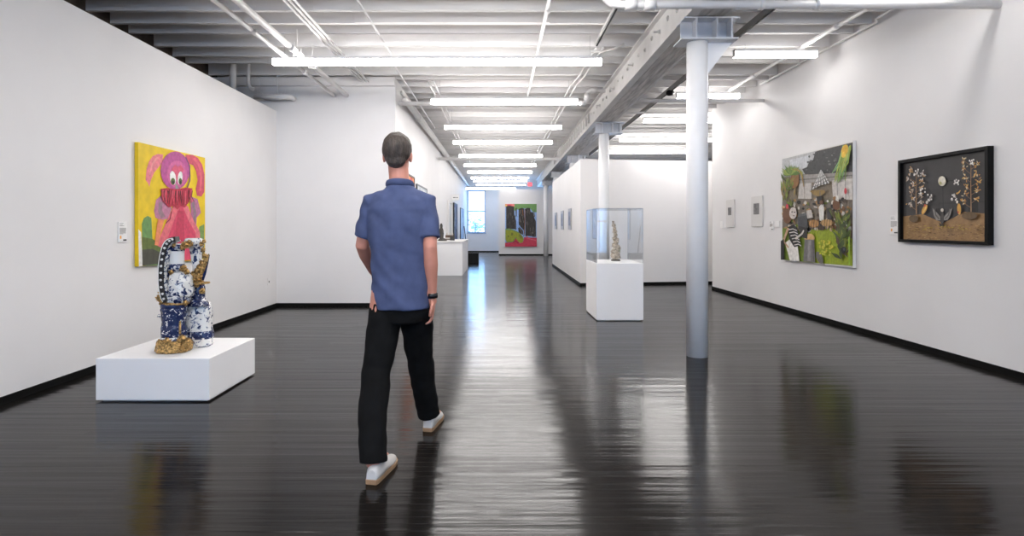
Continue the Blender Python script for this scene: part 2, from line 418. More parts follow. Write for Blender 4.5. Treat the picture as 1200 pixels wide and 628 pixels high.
for y, l in ((4.8, 'first'), (2.2, 'second'), (-.4, 'third'), (-3.0, 'fourth')):  # more unseen fixtures, added to brighten surfaces that face the camera
    dup(rs, (3.0, y, zr), 'unseen short tube light added over the right wall beyond the picture, %s back' % l)
rl = None
for y, x, l in ((11.8, 3.11, 'nearest'), (14.4, 3.17, 'middle'), (16.7, 3.36, 'farthest')):
    lab = 'long glowing tube light over the white partition, %s of three there' % l
    if rl is None: rl = make_lamp('linear_light', 2.44, lab, (x, y, zr), group='tube lights of the right bay')
    else: dup(rl, (x, y, zr), lab)

# ------------------------------------------------------------------ pipes and conduits
def pipe(name, pts, r, label, m=PIPE, cat='pipe', fit=(), hang=()):
    pts = [Vector(p) for p in pts]
    t = thing(name, label, cat, pts[0])
    obj('run', tube(bmesh.new(), pts, r, 14, 'flat'), m, t)
    for p, d in fit:
        p = Vector(p); d = Vector(d)*.05
        obj('coupling', tube(bmesh.new(), [p-d, p+d], r*1.28, 14, 'flat'), m, t)
    for p in hang:
        p = Vector(p)
        bm = tube(bmesh.new(), [(p.x, p.y, p.z+r), (p.x, p.y, ZJ)], .008, 8, 'flat')
        bx(bm, (p.x-r*1.4, p.y-.015, p.z-r*1.15), (p.x+r*1.4, p.y+.015, p.z-r*.95)); bx(bm, (p.x-r*1.4, p.y-.015, p.z-r), (p.x-r*1.15, p.y+.015, p.z+r*1.3)); bx(bm, (p.x+r*1.15, p.y-.015, p.z-r), (p.x+r*1.4, p.y+.015, p.z+r*1.3))
        bx(bm, (p.x-r*1.4, p.y-.015, p.z+r*1.15), (p.x+r*1.4, p.y+.015, p.z+r*1.35))
        obj('hanger', bm, m, t)
    return t
YA = [0, 1, 0]; XA = [1, 0, 0]
pipe('ceiling_pipe', [(-2.70, -5.5, 3.45), (-2.70, YJ, 3.45)], .026, 'thinner of two parallel white pipes above the left wall', fit=[((-2.7, 6.0, 3.45), YA), ((-2.7, 7.6, 3.45), YA)], hang=[(-2.7, 7.2, 3.45)])
pipe('ceiling_pipe', [(-2.50, -5.5, 3.46), (-2.50, YJ, 3.46)], .036, 'thicker of two parallel white pipes above the left wall', fit=[((-2.5, 6.55, 3.46), YA), ((-2.5, 7.1, 3.46), YA)], hang=[(-2.5, 6.75, 3.46), (-2.5, 7.3, 3.46)])
for k, l in enumerate(('left', 'middle', 'right')):
    x = -2.27+k*.055
    pipe('conduit', [(x, -5.5, 3.69), (x+.03, YJ-.08, 3.66)], .014, 'thin white conduit in a bundle of three, the %s one' % l, cat='conduit', hang=[(x+.01, 6.6, 3.68)] if k == 0 else ())
pipe('conduit', [(-1.50, -5.5, 3.70), (-1.50, 7.6, 3.70), (-1.52, 7.75, 3.64), (-1.52, 13, 3.64)], .012, 'single thin white conduit crossing joists near the jutting wall', cat='conduit')
pipe('ceiling_pipe', [(.54, -5.5, 3.685), (.52, 9.9, 3.685)], .023, 'straight white pipe over the middle of the room', fit=[((.535, 6.0, 3.685), YA), ((.53, 7.9, 3.685), YA), ((.52, 9.8, 3.685), YA)])
tk = thing('track_rail', 'white and black lighting track beside the beam', 'track', (1.27, 5, 3.7))
obj('rail', box((1.26, -5, 3.69), (1.31, 7.2, 3.738)), BEAMP, tk); obj('slot', box((1.275, -5, 3.683), (1.295, 7.2, 3.691)), DARKM, tk)
for k, l in enumerate(('left', 'right')):
    x = 1.20+.09*k
    pipe('conduit', [(x+.1, 7.3, 3.70), (x+.06, 8.6, 3.68), (x, 9.2, 3.68), (x, 22, 3.68)], .014, 'thin white conduit receding right of the row of lights, %s of a pair' % l, cat='conduit')
for k, l in enumerate(('left', 'right')):
    x = -1.16+.09*k
    pipe('conduit', [(x, 8.9, 3.68), (x, 20, 3.68)], .014, 'thin white conduit receding left of the row of lights, %s of a pair' % l, cat='conduit')
pipe('ceiling_pipe', [(.93, 4.9, 3.72), (.93, 4.9, 3.45), (.95, 4.9, 3.36), (1.0, 4.9, 3.31), (1.08, 4.9, 3.295), (XR, 4.9, 3.295)], .037,
     'large white pipe crossing above the near column to the right wall', fit=[((1.18, 4.9, 3.295), XA), ((1.35, 4.9, 3.295), XA), ((2.35, 4.9, 3.295), [.4, 0, 0]), ((2.85, 4.9, 3.295), [.4, 0, 0])])
pipe('ceiling_pipe', [(XC, 9.22, 3.385), (1.40, 9.22, 3.385), (1.46, 9.22, 3.40), (1.48, 9.22, 3.47), (1.49, 9.22, 3.56), (1.54, 9.22, 3.60), (1.79, 9.22, 3.60)], .034,
     'white pipe crossing from the corridor wall to the beam behind the tube light', fit=[((1.40, 9.22, 3.385), XA), ((1.48, 9.22, 3.5), [0, 0, 1]), ((1.6, 9.22, 3.6), XA)])
pipe('ceiling_pipe', [(XC, 15.3, 3.21), (1.72, 15.3, 3.21)], .042, 'far white pipe crossing from the corridor wall towards the partition', hang=[(-1.0, 15.3, 3.21), (-.35, 15.3, 3.21), (.45, 15.3, 3.21), (1.1, 15.3, 3.21), (1.64, 15.3, 3.21)])
pipe('conduit', [(-1.45, 10.5, 3.62), (.40, 10.5, 3.62), (.42, 10.5, 3.72)], .018, 'thin white cross conduit with upturned end, nearer of two', cat='conduit')
pipe('conduit', [(-1.50, 12.8, 3.62), (.42, 12.8, 3.62), (.42, 12.8, 3.73)], .02, 'thin white cross conduit with upturned end, farther of two', cat='conduit')
pipe('ceiling_pipe', [(-1.60, 9.3, 3.46), (-1.60, 28.2, 3.46)], .05, 'white pipe running along the top of the corridor wall', fit=[((-1.6, y, 3.46), YA) for y in (10.8, 13.2, 16, 19)])
pipe('conduit', [(-1.66, 9.3, 3.60), (-1.66, 28.2, 3.60)], .022, 'grey conduit tucked above the pipe on the corridor wall', BOLTM, 'conduit')
pipe('ceiling_pipe', [(4.02, -5.5, 3.69), (4.02, 10.6, 3.69)], .028, 'white pipe running along the ceiling by the right wall', fit=[((4.02, 6.5, 3.69), YA), ((4.02, 8.6, 3.69), YA)])
pipe('conduit', [(4.34, -5.5, 3.70), (4.34, 6.3, 3.70), (4.42, 6.4, 3.70), (4.40, 9.2, 3.70)], .014, 'thin white conduit hugging the top of the right wall', cat='conduit')
tk = thing('track_rail', 'dark track rail crossing the joists right of the beam', 'track', (2.98, 5, 3.66))
obj('rail', box((2.96, -5, 3.66), (3.0, 18, 3.735)), mat('grey_track', (.30, .29, .28), .4), tk); obj('slot', box((2.97, -5, 3.652), (2.99, 18, 3.661)), DARKM, tk)
pipe('ceiling_pipe', [(2.3, 9.25, 3.44), (XR, 9.25, 3.44)], .030, 'white pipe crossing the right bay behind the near column', fit=[((3.55, 9.25, 3.44), XA)], hang=[(3.55, 9.25, 3.44)])
pipe('conduit', [(2.3, 11.0, 3.60), (4.2, 11.0, 3.60)], .02, 'thin pipe crossing at the end of the right wall', cat='conduit')
pipe('conduit', [(1.24, 7.35, 3.66), (1.38, 7.35, 3.655), (1.56, 7.3, 3.69), (1.66, 7.25, 3.735)], .014, 'grey bent conduit beside the beam above the long light', BOLTM, 'conduit')
sp = thing('spotlight', 'small black spotlight on the dark track beyond the near column', 'spotlight', (2.9, 9.3, 3.55))
obj('lamp_head', tube(bmesh.new(), [(2.86, 9.2, 3.56), (2.99, 9.4, 3.60)], [.05, .035], 14, 'flat'), DARKM, sp); obj('stem', tube(bmesh.new(), [(2.98, 9.38, 3.60), (2.98, 9.38, 3.655)], .012, 8, 'flat'), DARKM, sp)
# pipework in the dark gap at the left corner
pipe('ceiling_pipe', [at(273, 60, 8.55), at(273, 118, 8.55)], .05, 'upright pipe in the dark gap above the far end of the left wall')
a, b, c_, d_ = at(291, 70, 8.6), at(291, 98, 8.6), at(293, 103, 8.6), at(297, 105, 8.6)
pipe('ceiling_pipe', [a, b, c_, d_], .03, 'hooked short pipe in the gap above the left wall')
a = at(298, 113.5, 8.75)
pipe('ceiling_pipe', [a, at(335, 113.5, 8.75), at(341, 114, 8.8), at(344, 116, 8.92)], .04, 'short level pipe at the top of the left corner', hang=[at(304, 113.5, 8.75), at(325, 113.5, 8.75)])

# small red sign near the far end of the beam
sg = thing('hanging_sign', 'small red sign hanging near the far end of the lights', 'sign', at(621, 216, 23.8))
p = at(621, 216, 23.8)
obj('sign_face', bevel(box((p.x-.09, p.y-.03, p.z-.08), (p.x+.09, p.y+.03, p.z+.08)), .006), mat('red_sign', srgb(235, 80, 90), .4, emit=(srgb(235, 80, 90), .8)), sg)
obj('stem', tube(bmesh.new(), [(p.x, p.y, p.z+.07), (p.x, p.y, ZJ)], .01, 8, 'flat'), HOUS, sg)

# ------------------------------------------------------------------ pictures
def wallpt(side, px, py, off=0):
    """photo pixel -> point on a wall plane"""
    if side == 'L': X = XL+off; Y = F*X/(px-VX)
    elif side == 'R': X = XR-off; Y = F*X/(px-VX)
    elif side == 'C': X = XC+off; Y = F*X/(px-VX)
    elif side == 'P': X = 1.805-off; Y = F*X/(px-VX)
    else: Y = 25.2-off; return at(px, py, Y)
    return Vector((X, Y, HC-(py-VY)*Y/F))
NORM = {'L': Vector((1, 0, 0)), 'R': Vector((-1, 0, 0)), 'C': Vector((1, 0, 0)), 'P': Vector((-1, 0, 0)), 'F': Vector((0, -1, 0))}

def ell(cx, cy, rx, ry, rot=0, n=20):
    return [(cx+rx*math.cos(t)*math.cos(rot)-ry*math.sin(t)*math.sin(rot), cy+rx*math.cos(t)*math.sin(rot)+ry*math.sin(t)*math.cos(rot)) for t in [2*PI*k/n for k in range(n)]]
class Stroke(list): pass
def stroke(pts, w0, w1=None):
    w1 = w0 if w1 is None else w1
    L, R = [], []
    for i, p in enumerate(pts):
        a = Vector(pts[max(i-1, 0)]); b = Vector(pts[min(i+1, len(pts)-1)]); d = (b-a).normalized(); nrm = Vector((-d.y, d.x))
        w = (w0+(w1-w0)*i/(len(pts)-1))/2
        L.append(tuple(Vector(p)+nrm*w)); R.append(tuple(Vector(p)-nrm*w))
    return Stroke(L+R[::-1])
def leaf(x, y, ang, ln, w):
    c, s = math.cos(ang), math.sin(ang)
    return [(x, y), (x+c*ln*.5-s*w, y+s*ln*.5+c*w), (x+c*ln, y+s*ln), (x+c*ln*.5+s*w, y+s*ln*.5-c*w)]

def paint(parent, side, off, org, scale, shapes, step=.0003, rough=.55, clip=None):
    """flat painted shapes in crop coordinates; one mesh with one material per colour"""
    bm = bmesh.new(); mats = []; nrm = NORM[side]
    for i, (col, poly) in enumerate(shapes):
        key = 'paint_%d_%d_%d' % col
        m = mat(key, srgb(*col), rough, var=.18, vscale=22)
        if m not in mats: mats.append(m)
        vs = []
        for x, y in poly:
            if clip: x = min(max(x, clip[0]), clip[2]); 
            px, py = org[0]+x/scale, org[1]+y/scale
            vs.append(bm.verts.new(wallpt(side, px, py, off)+nrm*step*(i+1)))
        if isinstance(poly, Stroke):
            h = len(vs)//2; fs = [(vs[k], vs[k+1], vs[-k-2], vs[-k-1]) for k in range(h-1)]
        else: fs = [[vs[k] for k in tri] for tri in tessellate_polygon([[Vector((x, y, 0)) for x, y in poly]])]
        for f in fs:
            try: bm.faces.new(f).material_index = mats.index(m)
            except ValueError: pass
    return obj('painted_image', bm, mats, parent, fix=False)

def slab(side, y0, y1, z0, z1, depth, x=None):
    if side in 'LC': X = XL if side == 'L' else XC; return box((X+.004, y0, z0), (X+depth, y1, z1))
    X = XR if side == 'R' else 1.805
    return box((X-depth, y0, z0), (X-.004, y1, z1))

# 1. yellow painting, left wall
dl = .04
yl0, yl1, zl0, zl1 = F*(XL+dl)/(162-VX), F*(XL+dl)/(240.3-VX), .905, 2.15
pic = thing('painting', 'yellow painting of a pink long-eared figure on the left wall', 'painting', (XL, (yl0+yl1)/2, zl0))
obj('canvas', slab('L', yl0, yl1, zl0, zl1, dl), mat('paint_230_196_4', srgb(230, 196, 4), .55, var=.1, vscale=10), pic)
Yq, W_, K_, Pk = (230, 196, 4), (236, 232, 228), (52, 48, 46), (214, 66, 98)
S = [(Yq, [(47, 32), (350, 99), (350, 562), (54, 596)]), (W_, [(47, 425), (60, 440), (68, 594), (50, 597)])]
S += [((106, 148, 84), [(63, 400), (72, 375), (90, 364), (107, 374), (112, 470), (160, 500), (160, 590), (67, 593)]),
      ((96, 112, 52), [(63, 460), (110, 470), (165, 500), (165, 580), (66, 592)]), ((70, 70, 58), [(65, 520), (110, 515), (165, 540), (165, 582), (66, 593)]),
      ((118, 150, 78), [(326, 415), (349, 402), (349, 540), (322, 530)]), ((90, 110, 60), [(322, 480), (349, 470), (349, 560), (300, 566)])]
S += [((226, 124, 134), [(160, 82), (135, 80), (112, 90), (95, 115), (84, 150), (80, 200), (92, 215), (97, 232), (104, 200), (120, 165), (140, 140), (158, 120)]),
      ((236, 150, 150), stroke([(135, 95), (112, 125), (98, 175)], 10, 5)),
      ((206, 80, 100), [(262, 84), (295, 84), (320, 98), (340, 130), (350, 175), (349, 255), (336, 276), (316, 272), (310, 240), (319, 200), (312, 160), (298, 132), (272, 122)]),
      ((222, 100, 118), stroke([(300, 100), (325, 130), (335, 185), (330, 250)], 12, 8))]
S += [((188, 122, 150), [(150, 272), (128, 290), (118, 340), (124, 372), (152, 384), (182, 378), (200, 330), (178, 300)]),
      ((150, 120, 130), stroke([(150, 300), (145, 340), (160, 372)], 16, 22)),
      ((178, 112, 145), [(284, 272), (318, 288), (334, 350), (314, 372), (312, 412), (300, 418), (288, 370)]), ((140, 118, 128), stroke([(296, 300), (306, 350), (300, 410)], 14, 10))]
S += [(Pk, [(205, 318), (272, 318), (296, 380), (316, 460), (326, 560), (160, 583), (164, 480), (186, 400)]),
      ((226, 110, 120), stroke([(222, 322), (195, 380), (160, 470), (140, 505)], 26, 40)), ((232, 140, 96), stroke([(150, 380), (138, 440), (128, 500)], 30, 16)),
      ((226, 116, 128), stroke([(262, 322), (285, 380), (318, 440), (320, 500)], 22, 20)), ((196, 52, 84), stroke([(240, 340), (236, 440), (228, 560)], 30, 50)),
      ((120, 30, 50), stroke([(198, 345), (190, 380), (172, 398)], 4)), ((224, 84, 120), stroke([(290, 470), (300, 560)], 30))]
S += [((182, 78, 142), ell(214, 156, 67, 88)), ((202, 96, 150), ell(222, 172, 46, 62)), ((212, 86, 116), [(196, 150), (214, 128), (226, 140), (240, 130), (254, 152), (232, 190), (222, 200)]), ((110, 70, 110), stroke([(262, 95), (280, 135), (282, 200), (268, 238)], 5)),
      ((236, 236, 232), ell(203, 190, 14, 32, -.12)), ((236, 236, 232), ell(236, 190, 11, 30, .1)), ((88, 106, 46), ell(203, 206, 10, 16)), ((88, 106, 46), ell(237, 206, 8, 15)), ((30, 34, 24), ell(204, 210, 5, 7)), ((30, 34, 24), ell(238, 210, 4, 7)),
      ((150, 150, 146), [(214, 214), (222, 222), (230, 240), (214, 240)])]
S += [((190, 40, 66), [(146, 240), (175, 236), (220, 242), (262, 234), (292, 238), (290, 270), (280, 292), (258, 326), (236, 320), (224, 336), (206, 318), (184, 326), (164, 304), (152, 288)])]
random.seed(3)
for k in range(34):
    x = 152+k*4.1; S.append((random.choice([(225, 90, 110), (120, 18, 38), (208, 58, 84), (96, 14, 30)]), stroke([(x, 244+random.uniform(-3, 6)), (x+random.uniform(-4, 4), 275), (x+random.uniform(-9, 9), 298+22*math.sin(k/34*PI)*random.uniform(.4, 1))], 5, 2.5)))
paint(pic, 'L', dl, (150, 160), 3.92, S)

# 2. garden painting, right wall
dr = .045
ya, yb = F*(XR-dr)/(999.5-VX), F*(XR-dr)/(917-VX)
pic = thing('painting', 'unframed crowded garden party painting with a striped parasol on the right wall', 'painting', (XR, (ya+yb)/2, .79))
obj('canvas', slab('R', ya, yb, .788, 2.385, dr), CANVAS, pic)
random.seed(11)
def R_(a, b): return random.uniform(a, b)
S = [((128, 116, 98), [(26, 104), (350, 26), (350, 594), (28, 566)]),
     ((184, 184, 184), [(26, 104), (185, 65), (185, 165), (26, 188)]), ((200, 202, 206), [(60, 108), (150, 86), (140, 140), (70, 160)]),
     ((62, 62, 62), [(118, 150), (140, 140), (152, 112), (168, 108), (178, 70), (350, 28), (350, 165), (238, 180), (130, 172)])]
for k in range(60):
    x = R_(130, 345); y = R_(60, 165)
    if y > 70-(x-178)*.24+8: S.append((random.choice([(90, 90, 90), (40, 40, 40), (110, 110, 108), (52, 54, 52)]), ell(x, y, R_(2, 7), R_(2, 6), 0, 7)))
S += [((158, 152, 146), [(60, 180), (350, 162), (350, 200), (90, 216)]), ((120, 116, 112), stroke([(90, 200), (350, 178)], 6)),
      ((196, 190, 184), [(106, 215), (162, 213), (162, 310), (100, 300)]), ((204, 198, 192), [(256, 202), (350, 192), (350, 300), (262, 300)]), ((150, 146, 140), stroke([(280, 200), (282, 300)], 4)), ((150, 146, 140), stroke([(318, 200), (320, 300)], 4)), ((168, 160, 150), stroke([(130, 215), (130, 300)], 5)),
      ((116, 106, 94), [(28, 300), (100, 285), (350, 290), (350, 450), (28, 440)]),
      ((148, 164, 34), [(120, 445), (200, 415), (260, 420), (300, 450), (350, 470), (350, 594), (120, 575)]), ((110, 130, 40), [(28, 420), (110, 400), (140, 470), (130, 575), (30, 566)])]
for k in range(150):
    x = R_(30, 345); y = R_(285, 430); w = R_(3, 11)
    S.append((random.choice([(74, 60, 48), (196, 190, 180), (150, 110, 66), (196, 170, 130), (206, 200, 190), (216, 212, 204), (96, 110, 44), (120, 80, 46), (30, 28, 28), (170, 130, 80)]), ell(x, y, w, R_(3, 14), R_(-.5, .5), 6)))
# left palm
S += [((140, 96, 52), [(75, 170), (108, 172), (108, 215), (98, 232), (82, 240), (60, 230)])]
for k in range(16):
    a = -PI*.98+k*.19; S.append((random.choice([(112, 140, 52), (86, 118, 44), (148, 160, 70), (130, 150, 60)]), leaf(72, 178, a, R_(38, 60), 6)))
for k in range(14):
    S.append((random.choice([(112, 140, 52), (150, 150, 60), (150, 110, 56)]), stroke([(70+k*2, 150), (100+k*1.6, 145+k*2), (126+k*.4, 165+k*5)], 3)))
for k in range(26):
    S.append((random.choice([(98, 110, 40), (122, 136, 52), (142, 120, 60), (70, 84, 36)]), leaf(R_(28, 90), R_(200, 330), R_(-2.4, -.6), R_(25, 60), R_(3, 7))))
# right hanging palm
for k in range(24):
    x = R_(300, 346); S.append((random.choice([(150, 170, 62), (176, 182, 84), (112, 140, 52), (130, 176, 110)]), stroke([(min(x+14, 348), R_(36, 70)), (x-8, R_(90, 120)), (x-R_(14, 40), R_(150, 215))], 7, 3)))
S += [((226, 178, 50), ell(322, 62, 15, 26, .3)), ((236, 196, 60), ell(316, 84, 10, 14))]
# parasol
S += [((150, 122, 66), [(160, 250), (180, 246), (228, 246), (232, 258), (204, 276), (180, 268)])]
for k in range(12):
    a = k/12; b = (k+1)/12
    def rim(t): return (165+86*t, 246-40*math.sin(t*PI)*.15-34*t)
    S.append(((226, 224, 220) if k % 2 else (120, 118, 116), [(212, 150), rim(a), ((rim(a)[0]+rim(b)[0])/2, rim(b)[1]+6), rim(b)]))
for q in (.45, .65, .85): S.append(((110, 108, 106), stroke([(212+(165-212)*q, 150+96*q), (212+(206-212)*q, 150+84*q), (212+(251-212)*q, 150+58*q)], 3)))
S += [((120, 110, 96), stroke([(208, 250), (210, 330)], 4)), ((38, 34, 32), [(192, 276), (216, 272), (222, 310), (196, 312)])]
# guests and furniture
S += [((222, 218, 210), [(202, 325), (214, 310), (228, 325), (224, 388), (206, 386)]), ((110, 78, 56), ell(214, 302, 8, 10)), ((40, 36, 34), [(206, 386), (224, 388), (220, 420), (208, 418)]),
      ((110, 70, 40), ell(283, 312, 17, 25)), ((224, 222, 214), [(284, 268), (296, 276), (294, 300), (280, 292)]), ((70, 72, 74), [(104, 358), (150, 348), (152, 420), (108, 428)]), ((92, 94, 96), [(104, 358), (150, 348), (152, 360), (106, 370)]),
      ((52, 50, 50), [(240, 330), (262, 326), (264, 380), (242, 384)]), ((206, 168, 110), ell(160, 466, 24, 20)), ((178, 132, 78), ell(180, 400, 24, 18)), ((190, 150, 96), ell(240, 396, 30, 16)), ((70, 52, 40), ell(214, 420, 18, 10)), ((160, 120, 84), ell(158, 350, 12, 20)), ((196, 190, 184), [(146, 340), (168, 336), (176, 372), (150, 376)]),
      ((40, 38, 36), [(110, 410), (150, 420), (150, 470), (116, 460)])]
for k in range(9): S.append(((44, 40, 36), stroke([(170+k*12, 380), (166+k*12, 430)], 2)))
S += [((116, 112, 112), [(138, 472), (182, 474), (186, 578), (132, 574)]), ((146, 142, 140), stroke([(160, 476), (158, 572)], 14)), ((88, 86, 86), stroke([(176, 478), (180, 574)], 7)), ((108, 106, 100), ell(206, 556, 14, 30, -.4)),
      ((112, 74, 46), ell(58, 360, 22, 40)), ((206, 196, 188), ell(84, 352, 17, 27)), ((60, 54, 50), ell(80, 346, 4, 3)), ((60, 54, 50), ell(92, 348, 4, 3)), ((112, 40, 40), ell(88, 364, 5, 2)),
      ((226, 222, 216), [(48, 490), (70, 470), (104, 492), (114, 572), (70, 570)]), ((30, 28, 28), [(60, 416), (88, 404), (104, 420), (120, 500), (90, 508), (66, 470)])]
for k in range(6): S.append(((220, 216, 210), stroke([(61+k*6, 428+k*14), (84+k*5, 424+k*14), (102+k*4, 432+k*14)], 4)))
S += [((190, 150, 120), stroke([(62, 420), (40, 480), (64, 510)], 10, 7)), ((212, 206, 196), stroke([(96, 470), (126, 446), (134, 430)], 10, 6)), ((206, 56, 66), ell(57, 321, 6, 11)), ((206, 66, 76), ell(327, 250, 6, 15)), ((28, 28, 26), [(28, 480), (42, 470), (44, 566), (28, 566)])]
for k in range(46): S.append((random.choice([(214, 200, 60), (196, 196, 70)]), ell(R_(206, 268), R_(478, 545), 4, 4, 0, 8)))
for k in range(60):
    S.append((random.choice([(74, 92, 34), (96, 112, 42), (58, 72, 30), (124, 132, 48), (84, 70, 44)]), leaf(R_(290, 345), R_(370, 570), R_(-2.6, -.7), R_(30, 80), R_(4, 9))))
S += [((40, 44, 46), ell(322, 520, 12, 15)), ((80, 84, 84), ell(324, 518, 5, 6)), ((150, 190, 60), stroke([(347, 460), (348, 590)], 5))]
paint(pic, 'R', dr, (910, 160), 3.92, S, step=.00008, clip=(25, 0, 352, 999))

# 3. black framed relief, right wall
df = .06
y0, y1, z0, z1 = 4.942, 6.055, 1.135, 2.035
pic = thing('framed_picture', 'deep black framed picture of dark birds and flowering trees on the right wall', 'picture', (XR, 5.5, z0))
bw = .032; X0, X1 = XR-df, XR-.004
bm = bmesh.new(); bx(bm, (X0, y0, z0), (X1, y0+bw, z1)); bx(bm, (X0, y1-bw, z0), (X1, y1, z1)); bx(bm, (X0, y0+bw, z0), (X1, y1-bw, z0+bw)); bx(bm, (X0, y0+bw, z1-bw), (X1, y1-bw, z1))
obj('frame', bm, mat('black_frame', (.004, .004, .004), .5, spec=.15), pic)
obj('backing', box((XR-.022, y0+bw, z0+bw), (XR-.006, y1-bw, z1-bw)), mat('paint_64_62_62', srgb(64, 62, 62), .6, var=.15, vscale=5), pic)
tan = (152, 118, 78)
S = [((64, 62, 62), [(40, 120), (514, 40), (514, 572), (40, 566)]), (tan, [(40, 428), (150, 414), (200, 436), (268, 464), (330, 432), (386, 402), (440, 406), (514, 412), (514, 572), (40, 566)]),
     ((44, 42, 42), [(412, 215), (462, 208), (466, 402), (410, 404)]), ((34, 33, 33), stroke([(265, 256), (267, 390)], 4)), ((34, 33, 33), stroke([(243, 410), (243, 353), (380, 352), (380, 400)], 3)), ((36, 35, 35), stroke([(470, 346), (512, 344)], 3)), ((30, 28, 28), stroke([(290, 228), (345, 222), (372, 235)], 4))]
random.seed(5)
for k in range(240):
    S.append((random.choice([(172, 138, 90), (124, 92, 58), (160, 124, 70), (112, 84, 54), (186, 156, 104)]), ell(R_(60, 505), R_(470, 562), R_(3, 9), R_(1, 3), 0, 6)))
for k in range(50): S.append(((188, 160, 60), ell(R_(110, 440), R_(478, 505), R_(3, 7), 1.6, 0, 6)))
S += [((216, 208, 186), ell(267, 228, 22, 28)), ((232, 226, 210), ell(272, 220, 13, 17)), ((190, 186, 130), ell(258, 240, 8, 9)),
      ((138, 133, 128), [(212, 378), (228, 396), (246, 414), (262, 436), (258, 450), (236, 450), (222, 428)]), ((138, 133, 128), [(326, 378), (308, 398), (288, 418), (274, 436), (278, 450), (300, 448), (316, 420)]), ((96, 92, 88), stroke([(226, 384), (232, 420), (250, 442)], 7)), ((96, 92, 88), stroke([(312, 384), (304, 420), (284, 442)], 7)),
      ((74, 70, 66), ell(268, 436, 11, 36)), ((206, 196, 180), ell(268, 392, 8, 10)), ((40, 36, 34), [(250, 462), (262, 474), (280, 474), (288, 462), (276, 482), (256, 482)])]
def tree(bx_, by, ty, side, colr, sp):
    S.append(((150, 118, 86), stroke([(bx_, by), (bx_-2, (by+ty)/2), (bx_, ty)], 7, 3)))
    for k in range(11):
        y = by-24-(by-ty-24)*k/11; d = 1 if k % 2 else -1; x2 = bx_+d*R_(18, sp)
        S.append(((140, 108, 80), stroke([(bx_, y), ((bx_+x2)/2, y-12), (x2, y-28)], 3, 2)))
        for q in range(9):
            S.append((random.choice(colr), leaf(x2+R_(-9, 9), y-28+R_(-12, 12), R_(0, 6.28), R_(13, 22), 3.4)))
tree(122, 415, 175, 1, [(206, 192, 176), (196, 150, 90), (170, 150, 130), (214, 206, 200)], 44)
tree(435, 402, 115, 1, [(206, 166, 96), (196, 140, 70), (214, 196, 160), (180, 130, 76)], 48)
for cx, cy, n in ((125, 180, 10), (205, 322, 12), (340, 318, 12), (357, 238, 10), (445, 120, 10), (165, 280, 9)):
    for k in range(n): S.append((random.choice([(226, 222, 214), (206, 200, 196), (236, 232, 226), (180, 170, 160)]), ell(cx+R_(-15, 15), cy+R_(-18, 18), 4.5, 5.5, 0, 8)))
S += [((214, 160, 70), ell(174, 388, 12, 30, .45)), ((214, 160, 70), ell(371, 386, 11, 32, -.05)), ((236, 190, 96), ell(176, 388, 5, 20, .45)), ((200, 80, 60), ell(176, 366, 5, 8)), ((226, 218, 206), ell(188, 348, 7, 9)), ((226, 218, 206), ell(360, 346, 6, 9)), ((190, 60, 60), ell(366, 404, 4, 7)), ((206, 160, 84), stroke([(356, 300), (370, 292), (378, 280)], 10, 5)),
      ((96, 76, 50), ell(112, 440, 26, 20)), ((104, 82, 54), ell(430, 424, 44, 22))]
paint(pic, 'R', .022, (1050, 165), 4.83, S, step=.00004)
EDGE = mat('red_orange_edge', srgb(190, 90, 70), .5)
# 4. large painting on the end wall
a, b = at(591.8, 289, 25.2), at(629, 238.6, 25.2)
pic = thing('painting', 'large painting with green top, black trunks and red ground on the far wall', 'painting', ((a.x+b.x)/2, 25.2, a.z))
obj('canvas', box((a.x, 25.15, a.z), (b.x, 25.196, b.z)), CANVAS, pic)
random.seed(21)
S = [((150, 182, 228), [(107, 80), (438, 80), (438, 528), (107, 528)]), ((112, 156, 88), [(195, 80), (438, 80), (438, 168), (400, 165), (372, 128), (280, 125), (232, 150), (200, 150)]),
     ((236, 128, 120), [(107, 80), (205, 80), (204, 112), (107, 112)]), ((226, 70, 90), ell(150, 96, 26, 10)), ((240, 190, 90), ell(118, 98, 10, 12)),
     ((50, 46, 44), [(118, 105), (150, 98), (200, 106), (204, 190), (222, 260), (224, 346), (118, 340)]), ((58, 54, 52), [(216, 125), (230, 120), (234, 200), (220, 220)]),
     ((44, 40, 38), [(250, 132), (282, 120), (304, 128), (312, 260), (310, 410), (262, 390), (250, 300)]), ((50, 46, 44), [(318, 132), (345, 120), (370, 124), (374, 164), (404, 168), (410, 220), (430, 262), (430, 424), (320, 414)]),
     ((40, 36, 34), [(244, 330), (284, 348), (286, 396), (250, 380)])]
for k in range(120):
    x = random.choice([R_(122, 215), R_(254, 305), R_(324, 424)]); y = R_(130, 400)
    if y > 330 and x < 225: y -= 100
    S.append((random.choice([(84, 80, 76), (34, 30, 30), (110, 104, 100), (30, 28, 28), (70, 64, 60)]), stroke([(x, y), (x+R_(-4, 4), y+R_(15, 50))], R_(3, 9))))
